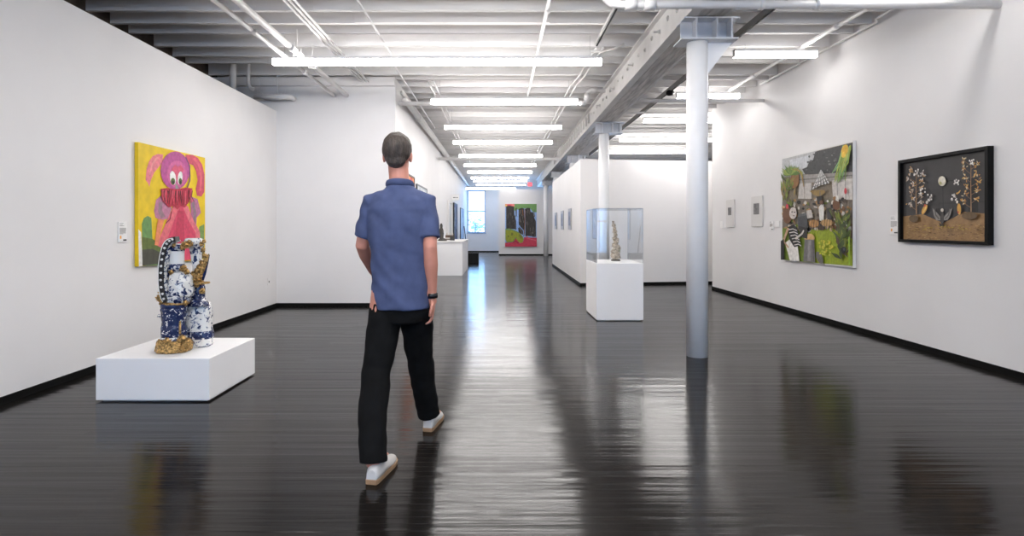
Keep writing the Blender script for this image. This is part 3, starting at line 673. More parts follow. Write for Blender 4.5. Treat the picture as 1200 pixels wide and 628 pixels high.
S += [((140, 84, 44), stroke([(312, 130), (314, 240), (308, 400)], 7, 5)), ((150, 96, 50), stroke([(288, 140), (296, 200)], 6)), ((150, 182, 236), stroke([(238, 140), (236, 250), (234, 370)], 16, 14)), ((146, 178, 232), stroke([(246, 300), (268, 326), (298, 360), (300, 410)], 10, 6)),
      ((146, 152, 38), [(110, 342), (150, 338), (190, 350), (250, 378), (290, 420), (302, 450), (290, 486), (262, 490), (232, 462), (215, 430), (206, 462), (180, 480), (124, 482), (110, 450)]), ((104, 146, 96), stroke([(112, 345), (180, 352), (250, 384)], 14, 6)), ((110, 112, 34), ell(180, 398, 12, 16)), ((90, 92, 30), ell(140, 420, 6, 8)), ((116, 120, 36), ell(270, 420, 14, 26, -.4)),
      ((196, 50, 78), [(107, 488), (180, 484), (206, 466), (218, 440), (236, 466), (262, 492), (292, 486), (304, 450), (304, 430), (438, 436), (438, 528), (107, 528)]), ((80, 26, 34), stroke([(190, 486), (216, 470), (246, 494)], 6)), ((222, 110, 124), stroke([(340, 440), (380, 452), (430, 462)], 8)), ((214, 90, 106), stroke([(330, 420), (345, 430)], 10))]
paint(pic, 'F', .05, (580, 230), 8.967, S, step=.0004)

# 5. small pictures
def small_frame(px0, px1, pyt, pyb, label, inner):
    a = wallpt('R', px1, pyt, .02); b = wallpt('R', px0, pyb, .02)
    ztop = HC-(pyt-VY)*a.y/F; zbot = HC-(pyb-VY)*a.y/F
    t = thing('framed_print', label, 'print', (XR, (a.y+b.y)/2, zbot))
    obj('frame', bevel(slab('R', a.y, b.y, zbot, ztop, .025), .004), mat('pale_frame', (.70, .68, .66), .4), t)
    i0, i1, it, ib = inner
    c = wallpt('R', i1, it, .026); d = wallpt('R', i0, ib, .026)
    zt, zb = HC-(it-VY)*c.y/F, HC-(ib-VY)*c.y/F
    bm = box((XR-.0265, c.y, zb), (XR-.025, d.y, zt))
    obj('print', bm, mat('grey_photograph', (.16, .155, .155), .5, var=.5, vscale=14), t)
small_frame(851, 860.5, 233.5, 266.5, 'small white framed print on the right wall, farther of two', (853, 857, 243, 252))
small_frame(880.5, 893.5, 229, 265.5, 'small white framed print on the right wall, nearer of two', (883, 889.5, 238, 251))
INK = mat('grey_print', (.42, .41, .40), .6); INKD = mat('dark_print', (.03, .03, .03), .6); ORG = mat('orange_print', srgb(232, 160, 50), .6)
def wall_label(side, px0, px1, pyt, pyb, label, text=True, dot=None):
    pn = px0 if side == 'L' else px1
    a = wallpt(side, pn, pyt); b = wallpt(side, px1 if side == 'L' else px0, pyt); zt = a.z; zb = HC-(pyb-VY)*a.y/F
    ya, yb = min(a.y, b.y), max(a.y, b.y); s = 1 if side == 'L' else -1; X = XL if side == 'L' else XR
    t = thing('wall_label', label, 'label', (X, (ya+yb)/2, zb))
    obj('card', bevel(box((X+s*.002 if s > 0 else X-.012, ya, zb), (X+.012 if s > 0 else X-.002, yb, zt)), .0015, 1), mat('white_card', (.86, .85, .84), .5), t)
    if not text: return
    h = zt-zb; w = yb-ya; xx = X+s*.0122
    def bar(u0, u1, v, hh): 
        lo, hi = (ya+u0*w, ya+u1*w) if s > 0 else (yb-u1*w, yb-u0*w)
        return lo, hi, zb+v*h, hh
    bm = bmesh.new(); random.seed(px0)
    for v, u1 in ((.92, .55), (.84, .45), (.80, .62), (.68, .85), (.64, .88), (.60, .82), (.56, .86), (.52, .84), (.48, .80), (.44, .86), (.40, .5)):
        lo, hi, z, hh = bar(.1, u1, v, .006); bx(bm, (min(xx, xx+s*.0004), lo, z), (max(xx, xx+s*.0004), hi, z+hh))
    obj('text_lines', bm, INK, t)
    lo, hi, z, hh = bar(.52, .92, .07, .014); obj('logo', box((min(xx, xx+s*.0005), lo, z), (max(xx, xx+s*.0005), hi, z+hh)), INKD, t)
    if dot:
        lo, hi, z, hh = bar(.12, .3, .17, .03); obj('dot', box((min(xx, xx+s*.0005), lo, z), (max(xx, xx+s*.0005), hi, z+hh)), ORG, t)
wall_label('L', 137.8, 147.6, 260, 284, 'white text card on the left wall beside the yellow painting', dot=1)
wall_label('R', 1044, 1054, 252.5, 275, 'white text card on the wall beside the black framed picture', dot=1)
wall_label('R', 902.5, 907, 259, 270, 'white text card beside the garden painting, taller of two')
wall_label('R', 909.3, 914, 259, 266, 'white text card beside the garden painting, shorter of two', text=False)
wall_label('R', 844.5, 848, 259, 267, 'tiny white card beside the farther small print', text=False)
for px0, px1, t_, b_, l in ((651, 653.2, 249, 268.5, 'farthest'), (658.3, 661, 246.8, 269, 'middle'), (667, 670, 244, 269, 'nearest')):
    c = wallpt('P', px1, t_); d = wallpt('P', px0, t_); zb = HC-(b_-VY)*c.y/F
    t = thing('framed_print', 'narrow grey print on the side of the partition, %s of three' % l, 'print', (1.805, (c.y+d.y)/2, zb), 'narrow prints on the partition')
    obj('frame', slab('P', c.y, d.y, zb, c.z, .03), mat('grey_frame', (.40, .39, .39), .4), t)
    obj('print', box((1.7735, c.y+.04, zb+.1), (1.775, d.y-.04, c.z-.08)), mat('blue_grey_print', (.20, .22, .30), .5, var=.4, vscale=5), t)
# corridor wall pictures
def corridor_picture(y0, y1, z0, z1, label, framecol, shapes, depth=.04, cat='painting'):
    t = thing('painting', label, cat, (XC, (y0+y1)/2, z0))
    b_ = .03
    bm = bmesh.new(); X1 = XC+depth
    bx(bm, (XC+.003, y0, z0), (X1, y0+b_, z1)); bx(bm, (XC+.003, y1-b_, z0), (X1, y1, z1)); bx(bm, (XC+.003, y0+b_, z0), (X1, y1-b_, z0+b_)); bx(bm, (XC+.003, y0+b_, z1-b_), (X1, y1-b_, z1))
    obj('frame', bm, framecol, t)
    bm = bmesh.new(); ms = []
    bx(bm, (XC+.004, y0+b_, z0+b_), (X1-.012, y1-b_, z1-b_)); ms.append(mat('p_%d_%d_%d' % shapes[0], srgb(*shapes[0]), .6, var=.2, vscale=5))
    random.seed(int(y0*10))
    for k, (col, n, s) in enumerate(shapes[1]):
        ms.append(mat('p_%d_%d_%d' % col, srgb(*col), .6))
        for q in range(n):
            cy, cz = random.uniform(y0+.1, y1-.1), random.uniform(z0+.1, z1-.1); r = s*random.uniform(.5, 1.3)
            r = min(r, cy-y0-b_, y1-b_-cy, cz-z0-b_, z1-b_-cz)
            vs = [bm.verts.new((X1-.0115+.0003*k+.00002*q, cy+r*math.cos(t_), cz+r*math.sin(t_)*1.2 if abs(r*1.2) < min(cz-z0-b_, z1-b_-cz) else cz+r*math.sin(t_))) for t_ in [2*PI*i/9 for i in range(9)]]
            bm.faces.new(vs).material_index = k+1
    obj('painted_image', bm, ms, t, fix=False)
corridor_picture(9.35, 10.75, 1.55, 2.28, 'orange and red patterned painting on the corridor wall by the man', mat('dark_edge', (.12, .09, .07), .5), ((232, 150, 60), [((214, 60, 70), 40, .09), ((240, 200, 70), 22, .06), ((226, 90, 60), 16, .05)]))
corridor_picture(11.1, 12.6, 1.45, 2.18, 'pale grey picture with a thin dark frame on the corridor wall', mat('thin_dark_frame', (.10, .10, .10), .4), ((206, 210, 216), [((226, 228, 230), 10, .14), ((180, 186, 196), 6, .1)]), cat='painting')
corridor_picture(20.0, 21.5, .80, 2.20, 'dark blue tall picture on the corridor wall past the white door', mat('near_black_frame', (.03, .03, .035), .4), ((70, 84, 130), [((150, 160, 180), 10, .14), ((40, 46, 80), 10, .16)]), .06)
corridor_picture(23.6, 25.6, .75, 2.14, 'pale blue picture on the corridor wall nearest the window', mat('near_black_frame2', (.05, .05, .055), .4), ((160, 190, 226), [((196, 214, 236), 12, .2), ((120, 160, 210), 8, .16)]))
ps = thing('hanging_sign', 'small white sign board sticking out from the corridor wall above the door', 'sign', (XC, 19.7, 2.3))
obj('board', box((XC+.002, 19.69, 2.27), (-1.44, 19.71, 2.46)), mat('white_card', (.86, .85, .84), .5), ps)
bm = bmesh.new(); 
for a_, b_ in ((-1.66, -1.60), (-1.59, -1.56), (-1.54, -1.49)): bx(bm, (a_, 19.688, 2.35), (b_, 19.690, 2.375))
obj('text_marks', bm, INKD, ps)
t = thing('wall_outlet', 'tiny white outlet low on the left wall near its far corner', 'outlet', (XL, 8.64, .42))
obj('cover', bevel(box((XL+.001, 8.60, .38), (XL+.01, 8.68, .50)), .002, 1), HOUS, t); obj('socket_slot', box((XL+.01, 8.625, .42), (XL+.0105, 8.655, .45)), INKD, t)

# ------------------------------------------------------------------ plinths, case, counter
def plinth(name, lo, hi, label, cat='plinth'):
    bm = bevel(box((lo[0], lo[1], .012), hi), .004); bx(bm, (lo[0]+.03, lo[1]+.03, 0), (hi[0]-.03, hi[1]-.03, .013))
    o = obj(name, bm, PLINTH, origin=((lo[0]+hi[0])/2, (lo[1]+hi[1])/2, 0)); return tag(o, label, cat)
plinth('plinth', (-3.0, 4.06, 0), (-2.155, 4.82, .323), 'low wide white plinth carrying the blue and white ceramic')
PX0, PX1, PY0, PY1, PZ = 1.347, 1.996, 7.56, 8.46, .798
plinth('pedestal', (PX0, PY0, 0), (PX1, PY1, PZ), 'tall white pedestal under the clear acrylic case', 'pedestal')
cs = thing('display_case', 'clear acrylic box cover standing on the tall white pedestal', 'display case', ((PX0+PX1)/2, (PY0+PY1)/2, PZ))
g = .006; zt = 1.554; a0, a1, b0, b1, zb = PX0+.004, PX1-.004, PY0+.004, PY1-.004, PZ+.002
obj('front_panel', box((a0, b0, zb), (a1, b0+g, zt)), ACRYL, cs); obj('rear_panel', box((a0, b1-g, zb), (a1, b1, zt)), ACRYL, cs)
obj('side_panel', box((a0, b0+g, zb), (a0+g, b1-g, zt)), ACRYL, cs); obj('side_panel', box((a1-g, b0+g, zb), (a1, b1-g, zt)), ACRYL, cs)
obj('top_panel', box((a0, b0, zt), (a1, b1, zt+g)), ACRYL, cs)
EDG = mat('acrylic_edge', (.36, .40, .44), .15)
bm = bmesh.new(); e = .004
for x in (a0-.001, a1-e+.001):
    for y in (b0-.001, b1-e+.001): bx(bm, (x, y, zb), (x+e, y+e, zt+g))
for y in (b0-.001, b1-e+.001): bx(bm, (a0, y, zt+g-e), (a1, y+e, zt+g+.001))
for x in (a0-.001, a1-e+.001): bx(bm, (x, b0, zt+g-e), (x+e, b1, zt+g+.001))
obj('glued_edge', bm, EDG, cs)
# totem inside
cx, cy = (721.5-VX)*8.1/F, 8.1
tt = thing('sculpture', 'small knobbly brown totem sculpture inside the clear case', 'sculpture', (cx, cy, PZ))
TM = mat('mottled_clay', (.40, .34, .27), .6, var=.6, vscale=40, bump=.5, bscale=60)
bm = bmesh.new()
for dx, z, r in ((.0, .03, .055), (.012, .075, .045), (-.02, .10, .038), (.02, .14, .048), (-.01, .19, .036), (.008, .24, .034), (.026, .275, .024), (-.012, .29, .030), (-.004, .34, .026), (-.012, .39, .028), (-.02, .44, .022), (-.028, .49, .026), (-.036, .535, .017)):
    ball(bm, (cx+dx, cy+R_(-.012, .012), PZ+z+.042), (r*1.25, r*1.15, r*1.05), 3, .35, 9)
o = obj('body', bm, TM, tt); fuse(o, .005, 1)
obj('base', loft(bmesh.new(), [(cx, cy, PZ+.001, .07, .06), (cx, cy, PZ+.02, .066, .056), (cx, cy, PZ+.026, .05, .05)]), mat('dark_clay', (.10, .09, .075), .6, var=.4, vscale=30), tt)
for q, (dx, z) in enumerate(((.04, .06), (-.035, .09), (.05, .15), (.03, .05))):
    obj('bead', ball(bmesh.new(), (cx+dx, cy-.035, PZ+z), .012, 2), mat('yellow_bead' if q % 2 else 'green_bead', (.5, .42, .08) if q % 2 else (.12, .2, .06), .3), tt)

# counter along the corridor wall
ct = thing('counter', 'long white counter against the corridor wall with objects on it', 'counter', (-1.32, 15.8, 0))
obj('body', bevel(box((-1.683, 14.6, 0), (-.985, 17.2, .885)), .003), PLINTH, ct)
obj('worktop', bevel(box((-1.684, 14.57, .885), (-.965, 17.23, .92)), .003), WALL, ct)
obj('seam', box((-1.665, 14.597, .02), (-1.655, 14.6, .87)), BOLTM, ct)
p = at(512, 282, 15.0); sx, sy = -1.56, 15.0
fg = thing('sculpture', 'dark carved upright figure on the white counter beside the man', 'sculpture', (sx, sy, .92))
bm = loft(bmesh.new(), [(sx, sy, .92, .13, .06), (sx+.01, sy, .97, .11, .06), (sx-.02, sy, 1.0, .05, .04), (sx-.03, sy, 1.12, .07, .05), (sx-.03, sy, 1.22, .06, .05), (sx-.03, sy, 1.28, .035, .03), (sx-.03, sy, 1.34, .04, .035), (sx-.03, sy, 1.40, .02, .02)], 14)
obj('body', bm, mat('dark_bronze', (.055, .05, .045), .5, var=.4, vscale=20), fg)
sx, sy = -1.45, 16.2
fx = thing('carved_box', 'brown and white carved box piece on the white counter', 'box', (sx-.02, sy, .92))
obj('body', bevel(box((sx-.14, sy-.08, .92), (sx+.08, sy+.08, 1.06)), .01), mat('brown_wood', (.12, .075, .05), .5, var=.4, vscale=20), fx)
for k in range(3): obj('white_ornament', ball(bmesh.new(), (sx-.10+k*.08, sy, 1.09), (.028, .03, .045), 2, .2), mat('cream', (.7, .66, .6), .5), fx)
obj('white_band', box((sx-.141, sy-.082, .955), (sx+.081, sy-.0795, .985)), MATS['cream'], fx)
o = obj('box', bevel(box((-1.40, 15.5, .92), (-1.27, 15.62, 1.04)), .006), mat('dark_box', (.03, .028, .028), .5)); tag(o, 'small dark box near the front of the white counter', 'box')
bn = thing('storage_bin', 'low black bin on the floor beyond the white counter', 'bin', (-1.03, 19.95, 0))
bm = bmesh.new(); bx(bm, (-1.33, 19.8, 0), (-.75, 20.2, .02)); bx(bm, (-1.33, 19.8, .02), (-.75, 19.82, .34)); bx(bm, (-1.33, 20.18, .02), (-.75, 20.2, .34)); bx(bm, (-1.33, 19.82, .02), (-1.31, 20.18, .34)); bx(bm, (-.77, 19.82, .02), (-.75, 20.18, .34))
obj('body', bm, DARKM, bn); obj('rim', bevel(box((-1.35, 19.78, .33), (-.73, 19.80, .36)), .004), DARKM, bn)
bo = thing('broom', 'thin black pole leaning up behind the low black bin', 'broom', (-1.15, 20.3, 0))
obj('handle', tube(bmesh.new(), [(-1.15, 20.32, .06), (-1.285, 20.42, 1.12)], .016, 10, 'flat'), DARKM, bo)
obj('wooden_tip', tube(bmesh.new(), [(-1.285, 20.42, 1.12), (-1.312, 20.44, 1.33)], .017, 10, 'flat'), mat('handle_wood', (.16, .09, .05), .5), bo)
obj('brush_head', box((-1.32, 20.26, 0), (-.98, 20.34, .08)), DARKM, bo)

# ------------------------------------------------------------------ ceramic on the plinth
BLU = (.014, .024, .085)
P1 = porcelain('porcelain_blue', BLU, .575, 34); P2 = porcelain('porcelain_white', BLU, .43, 30); P3 = porcelain('porcelain_mixed', BLU, .48, 34)
PW = mat('glazed_white', (.80, .79, .77), .2, var=.04); PB = mat('glazed_navy', (.016, .03, .11), .2, var=.5, vscale=30); PK = mat('glazed_black', (.012, .012, .016), .2)
GOLD = mat('aged_gold', (.50, .31, .115), .3, metal=.8, var=.85, vscale=62, bump=1, bscale=90)
YS = 4.32; ZP = .3245
def sp_(px, py, dy=0): return at(px, py, YS+dy)
k_ = YS/F
ce = thing('ceramic_sculpture', 'tall blue, white and gold ceramic assemblage on the low plinth', 'sculpture', (-2.5, YS, ZP))
def body(name, px, rows, m, dy=0, e=2.0, lump=0, fr=9, yaw=0, depth=.9):
    """rows: (py, half width px)"""
    bm = bmesh.new(); rings = []
    rows = sorted(rows, key=lambda r: -r[0])
    for r in rows:
        c = sp_(px+(r[2] if len(r) > 2 else 0), r[0], dy); rings.append((c.x, c.y, max(c.z, ZP), r[1]*k_, r[1]*k_*depth, yaw))
    loft(bm, rings, 36, e)
    if lump:
        bmesh.ops.subdivide_edges(bm, edges=[x for x in bm.edges if x.calc_length() > .012], cuts=2, use_grid_fill=True)
        for v in bm.verts:
            q = noise.noise_vector(v.co*fr*4)*lump; v.co += Vector((q.x, q.y, q.z*.5 if v.co.z > ZP+.004 else 0))
            v.co.z = max(v.co.z, ZP)
        for f in bm.faces: f.smooth = True
    return obj(name, bm, m, ce)
body('gold_foot', 204, [(413.5, 17), (410, 18.5), (405, 18), (401, 17.5), (398, 16)], GOLD, -.02, 2.4, .012, 9)
for x, y, r in ((188, 401, 3), (196, 400, 4), (213, 397, 4), (219, 402, 4), (220, 403, 3.5), (200, 404, 3), (210, 405, 3)):
    c = sp_(x, y, -.09); obj('gold_foot_knob', ball(bmesh.new(), c, (r*k_, r*k_, r*k_), 3, .9, 20), GOLD, ce)
body('white_collar', 204, [(400, 13), (398, 14), (395, 14), (393, 12.5)], P2, 0, 2, .004)
body('lower_drum', 204, [(396, 12.5), (390, 13.5), (383, 13.5), (381, 12.8), (374, 13), (366, 13.5), (362, 13.8), (358, 13), (354, 13)], P1, 0, 2.2, .005)
body('drum_rim', 204, [(360, 14.2), (358, 14.8), (355, 14.5)], PB, 0, 2, .003)
body('gold_ring', 206, [(356, 14.8), (355, 15), (353.5, 14)], GOLD, 0, 2, .004)
body('neck_band', 209, [(354, 13), (350, 13), (347, 14), (345, 14.5)], P3, 0)
body('belly', 212, [(347, 13), (343, 14), (336, 14.5), (329, 14), (323, 12.5), (319, 9)], P2, 0, 2, .008, 6)
body('upper_cylinder', 207, [(319, 7), (317, 8), (310, 8.2), (290, 8.4), (288, 8), (285.5, 7.6)], PW, 0, 2)
body('blue_border', 207, [(317.5, 8.3), (312, 8.5), (309, 8.4)], P1, 0); body('blue_border', 207, [(294, 8.6), (290, 8.7), (286.5, 8.2)], P1, 0)
for x, y, r in ((203, 287, 3.2), (214, 290, 3), (215, 286, 2.6), (219, 287, 4), (222, 284, 3), (201, 319, 3), (215, 315, 4), (219, 319, 3), (200, 327, 2.5), (187, 349, 4), (189, 343, 3), (190, 354, 3.5), (217, 355, 3), (237, 341, 3.4), (199, 349, 2.5)):
    obj('gold_flake', ball(bmesh.new(), sp_(x, y, -.05), (r*k_*.85, r*k_*.7, r*k_*.85), 3, .95, 22), GOLD, ce)
# curved black strap with white motifs, plus a pale rim beside it
arc = [(208, 280), (202, 281.5), (197, 287), (193.5, 297), (191.5, 309), (191, 322), (191.5, 336), (194, 348), (196.5, 353)]
A = [sp_(x, y, -.075) for x, y in arc]
def strap(pts, w, th):
    bm = bmesh.new(); prev = None
    for i, p in enumerate(pts):
        d = (pts[min(i+1, len(pts)-1)]-pts[max(i-1, 0)]).normalized(); nrm = Vector((-d.z, 0, d.x)).normalized(); yv = Vector((0, 1, 0))
        q = [bm.verts.new(p+nrm*s*w+yv*t_*th) for s, t_ in ((-1, -1), (1, -1), (1, 1), (-1, 1))]
        if prev:
            for k in range(4): bm.faces.new((prev[k], prev[(k+1) % 4], q[(k+1) % 4], q[k]))
        else: bm.faces.new(q)
        prev = q
    bm.faces.new(prev); return bm
def dense(pts, n=5):
    out = []
    for i in range(len(pts)-1):
        p0, p1, p2, p3 = pts[max(i-1, 0)], pts[i], pts[i+1], pts[min(i+2, len(pts)-1)]
        for k in range(n):
            t = k/n; out.append(.5*((2*p1)+(p2-p0)*t+(2*p0-5*p1+4*p2-p3)*t*t+(3*p1-p0-3*p2+p3)*t**3))
    return out+[pts[-1]]
D = dense(A)
obj('black_strap', strap(D, 2.9*k_, .028), PK, ce)
B = dense([sp_(x+(4.0 if 0 < i else 1.5)-(1.2 if i < 2 else 0), y+(2 if i < 2 else 0), -.06) for i, (x, y) in enumerate(arc)])
obj('strap_rim', strap(B, 1.0*k_, .034), P3, ce)
Bo = dense([sp_(x-3.1, y-(1.0 if i < 3 else 0), -.075) for i, (x, y) in enumerate(arc)])
obj('strap_rim', strap(Bo, .5*k_, .029), PW, ce)
for k in range(3, len(D)-2, 3):
    p = D[k]+Vector((0, -.029, 0)); bm = ball(bmesh.new(), p, (1.5*k_, .003, 1.4*k_), 2, .5, 12)
    obj('white_motif', bm, PW, ce)
# right-hand tower
body('floral_block', 233.5, [(407, 13.5, -1), (403, 15), (392, 15), (388, 14.2), (372, 14.5), (362, 14), (356, 12.5), (354, 11)], P2, .17, 3.2, .006, 7, .15, .75)
body('blue_band', 233.5, [(396, 15.3), (391, 15.5), (387, 14.8)], P1, .17, 3.2, .004, 9, .15, .75)
body('block_foot', 232.5, [(408, 14), (404, 15.6), (399, 15.6), (397, 15)], P3, .17, 2.8, .006, 9, .15, .75)
body('blue_neck', 232, [(358, 13), (355, 12), (350, 8), (342, 8), (334, 7.5), (328, 6)], P1, .12, 2, .006)
body('painted_column', 229.5, [(330, 4.5, 2), (314, 5, 1.2), (300, 6, .3), (291, 7), (288.5, 9.5, -1.5), (285, 11.3, -2), (281, 10.8, -2), (279, 8, -2)], porcelain('porcelain_column', BLU, .42, 22), .10, 2, .004, 8)
for x, y, r in ((227, 322, 4), (231, 318, 4), (229, 327, 4.5), (233, 325, 4), (226, 330, 3), (236, 331, 3), (231, 333, 3.5), (236, 286, 3), (239, 283, 2.4), (238, 293, 2.8), (240, 300, 3.2), (237, 308, 3.2), (234, 313, 3.4), (224, 286, 2.6)):
    obj('gold_flake', ball(bmesh.new(), sp_(x, y, .02), (r*k_*.8, r*k_*.65, r*k_*.9), 3, .95, 22), GOLD, ce)
obj('gold_spike', tube(bmesh.new(), [sp_(232, 326, .04), sp_(237, 315, .03), sp_(241, 305, .03), sp_(244.6, 298, .03)], [3.2*k_, 3.4*k_, 2.6*k_, .7*k_], 10), GOLD, ce)
obj('blue_spike', tube(bmesh.new(), [sp_(234, 334, .06), sp_(239, 320, .06), sp_(242, 308, .06), sp_(245.2, 299, .06)], [2.6*k_, 2.4*k_, 2*k_, .6*k_], 10), PB, ce)
obj('gold_spout', tube(bmesh.new(), [sp_(233, 332, .0), sp_(240, 331.5, 0), sp_(245, 331, 0)], [2.2*k_, 1.7*k_, 1.3*k_], 10), GOLD, ce)
obj('side_leaf', ball(bmesh.new(), sp_(189, 370, 0), (3.6*k_, .03, 2.2*k_), 3, .5, 12), P3, ce)
obj('side_leaf', ball(bmesh.new(), sp_(196, 364, -.04), (5*k_, .03, 3*k_), 3, .5, 12), P3, ce)
obj('gold_trim', tube(bmesh.new(), [sp_(211, 391, -.12), sp_(211, 377, -.12)], 1.1*k_, 8), GOLD, ce)
obj('gold_trim', tube(bmesh.new(), [sp_(191, 396, -.03), sp_(190.5, 378, -.03)], .9*k_, 8), GOLD, ce)

# ------------------------------------------------------------------ the man
PXo, PYo = -.56, 3.12
man = thing('person', 'man in blue short-sleeved shirt and black trousers walking away across the floor', 'person', (PXo, PYo, 0))
def W(x, y, z): return Vector((PXo+x, PYo+y, z))
SKIN = mat('skin', srgb(205, 140, 120), .5, var=.08, vscale=12)
HAIR = mat('dark_brown_hair', (.062, .047, .038), .6, var=.4, vscale=60, bump=.5, bscale=120, stretch=(1, 1, .3))
SHIRT = mat('blue_shirt_cloth', srgb(76, 86, 120), .85, spec=.2, var=.12, vscale=14, bump=.15, bscale=300)
TROU = mat('black_trouser_cloth', (.006, .006, .0065), .9, spec=.15, var=.25, vscale=14, bump=.1, bscale=300)
SHOE = mat('white_canvas_shoe', (.62, .60, .58), .7, var=.06, vscale=20); SOLE = mat('tan_rubber_sole', (.36, .22, .12), .6, var=.1)
Lhip, Rhip = (-.085, 0, .93), (.085, .01, .93)
Lk, Rk = (-.125, -.075, .50), (.075, .215, .50)
La, Ra = (-.09, -.31, .095), (.105, .40, .095)
Ls, Rs = (-.172, .03, 1.44), (.146, .02, 1.44)
Le, Re = (-.235, .05, 1.19), (.172, -.05, 1.185)
Lw, Rw = (-.225, .27, 1.03), (.175, .0, .905)
hx, hy = -.030, .055
bm = bmesh.new()
T = lambda pts, r, **k: tube(bm, [W(*p) for p in pts], r, 18, **k)
T([Lhip, (-.11, -.03, .72), Lk, (-.115, -.18, .32), La], [.085, .075, .055, .052, .038])
T([Rhip, (.085, .12, .72), Rk, (.09, .30, .32), Ra], [.085, .075, .055, .052, .038])
T([La, (-.085, -.20, .05), (-.07, -.12, .035)], [.038, .036, .030]); T([Ra, (.125, .50, .05), (.14, .58, .035)], [.038, .036, .030])
loft(bm, [(PXo, PYo+.01, .84, .13, .10), (PXo, PYo+.01, .95, .15, .105), (PXo-.005, PYo+.015, 1.08, .14, .10), (PXo-.01, PYo+.02, 1.25, .155, .105), (PXo-.01, PYo+.025, 1.40, .165, .10), (PXo-.01, PYo+.03, 1.48, .13, .08), (PXo-.012, PYo+.035, 1.53, .07, .06)])
T([(-.012, .035, 1.48), (-.02, .045, 1.58), (-.028, .055, 1.66)], [.064, .058, .058])
for a, e_, w_ in ((Ls, Le, Lw), (Rs, Re, Rw)):
    a, e_, w_ = Vector(a), Vector(e_), Vector(w_)
    T([a*.6+Vector((-.01, .03, 1.47))*.4, a, (a+e_)/2, e_, e_.lerp(w_, .35), w_], [.055, .054, .046, .039, .041, .027])
# head
c = W(hx, hy, 1.715)
ball(bm, c+Vector((0, -.012, .022)), (.076, .096, .098), 4); ball(bm, c+Vector((0, .030, -.045)), (.060, .062, .072), 3)
ball(bm, c+Vector((0, .068, -.088)), (.030, .024, .022), 3)                                        # chin
tube(bm, [c+Vector((0, .088, .012)), c+Vector((0, .104, -.028))], [.010, .015], 10)                # nose
ball(bm, c+Vector((0, .088, -.058)), (.024, .010, .007), 2); ball(bm, c+Vector((0, .086, -.068)), (.021, .010, .007), 2)
for s in (-1, 1):
    ball(bm, c+Vector((s*.077, -.005, -.008)), (.010, .022, .034), 3); ball(bm, c+Vector((s*.03, .079, .024)), (.022, .012, .008), 2)
# hands: palm, four fingers of different lengths, thumb leaving the side of the palm
def hand(wr, d, out, s):
    wr = W(*wr); d = Vector(d).normalized(); out = Vector(out).normalized(); side = d.cross(out).normalized()*s    # side points to the thumb
    R = Matrix((side, out, d)).transposed()
    ball(bm, wr+d*.050, (.040, .016, .052), 3, rot=R); tube(bm, [wr-d*.02, wr+d*.03], [.026, .027], 12)
    for k, (ln, sd) in enumerate(((.072, .028), (.080, .010), (.074, -.009), (.058, -.027))):
        b0 = wr+d*.088+side*sd; inn = -out
        p1 = b0+d*ln*.45+inn*.006; p2 = p1+d*ln*.30+inn*ln*.20; p3 = p2+d*ln*.10+inn*ln*.25
        tube(bm, [b0-d*.03, b0, p1, p2, p3], [.010, .0095, .009, .0082, .0072], 10)
    b0 = wr+d*.030+side*.030; tube(bm, [b0-side*.012, b0+side*.014+d*.018, b0+side*.020+d*.048-out*.010, b0+side*.016+d*.072-out*.016], [.013, .012, .0105, .0085], 10)
hand(Rw, (.05, .12, -1), (1, .1, .05), 1)
hand(Lw, (.12, .75, -.42), (-1, .1, .1), -1)
bd = obj('body', bm, SKIN, man); fuse(bd, .0045, 5, .5)
for s in (-1, 1):
    obj('eye', ball(bmesh.new(), c+Vector((s*.031, .0815, .012)), (.012, .006, .007), 2), mat('eye_white', (.7, .68, .65), .2), man)
# hair cap
bm = bmesh.new(); ball(bm, c+Vector((0, -.020, .034)), (.085, .098, .100), 4, .05, 16)
for v in list(bm.verts):
    q = v.co-c
    lim = .050 if q.y > .045 else (-.012 if q.y > -.03 else -.062)
    if q.z < lim: v.co.z = c.z+lim; v.co.x = c.x+(q.x)*.97
ball(bm, c+Vector((0, -.058, -.03)), (.058, .042, .050), 3, .06, 16)
h = obj('hair', bm, HAIR, man); fuse(h, .006, 2)
# shirt
bm = bmesh.new()
loft(bm, [(PXo+.0, PYo+.005, .838, .158, .128), (PXo+.0, PYo+.005, .86, .163, .130), (PXo-.002, PYo+.01, .95, .168, .128), (PXo-.005, PYo+.015, 1.06, .165, .124), (PXo-.008, PYo+.02, 1.18, .172, .128), (PXo-.01, PYo+.022, 1.30, .184, .130), (PXo-.01, PYo+.025, 1.40, .192, .124), (PXo-.01, PYo+.03, 1.455, .172, .106), (PXo-.012, PYo+.034, 1.495, .128, .088), (PXo-.012, PYo+.036, 1.52, .092, .078), (PXo-.014, PYo+.038, 1.54, .074, .070)], 40, 2.2)
for a, e_ in ((Ls, Le), (Rs, Re)):
    a, e_ = Vector(a), Vector(e_)
    q = [a*.55+Vector((-.01, .03, 1.475))*.45, a, a.lerp(e_, .35), a.lerp(e_, .72), a.lerp(e_, .80)]
    tube(bm, [W(*p) for p in q], [.062, .062, .060, .060, .061], 20, 'flat')
sh = obj('shirt', bm, SHIRT, man); fuse(sh, .007, 5)
for v in sh.data.vertices:
    q = v.co; v.co += v.normal*(noise.noise(Vector((q.x*7, q.y*7, q.z*13+q.x*9)))*.009+noise.noise(q*24)*.0022)
obj('collar', tube(bmesh.new(), [W(-.014+.069*math.cos(t), .038+.066*math.sin(t), 1.545+.012*math.cos(t-PI/2)*-1) for t in [PI*.6+2*PI*k/25*.95 for k in range(26)]], .014, 10, squash=(1, 1, 1.5)), SHIRT, sh)
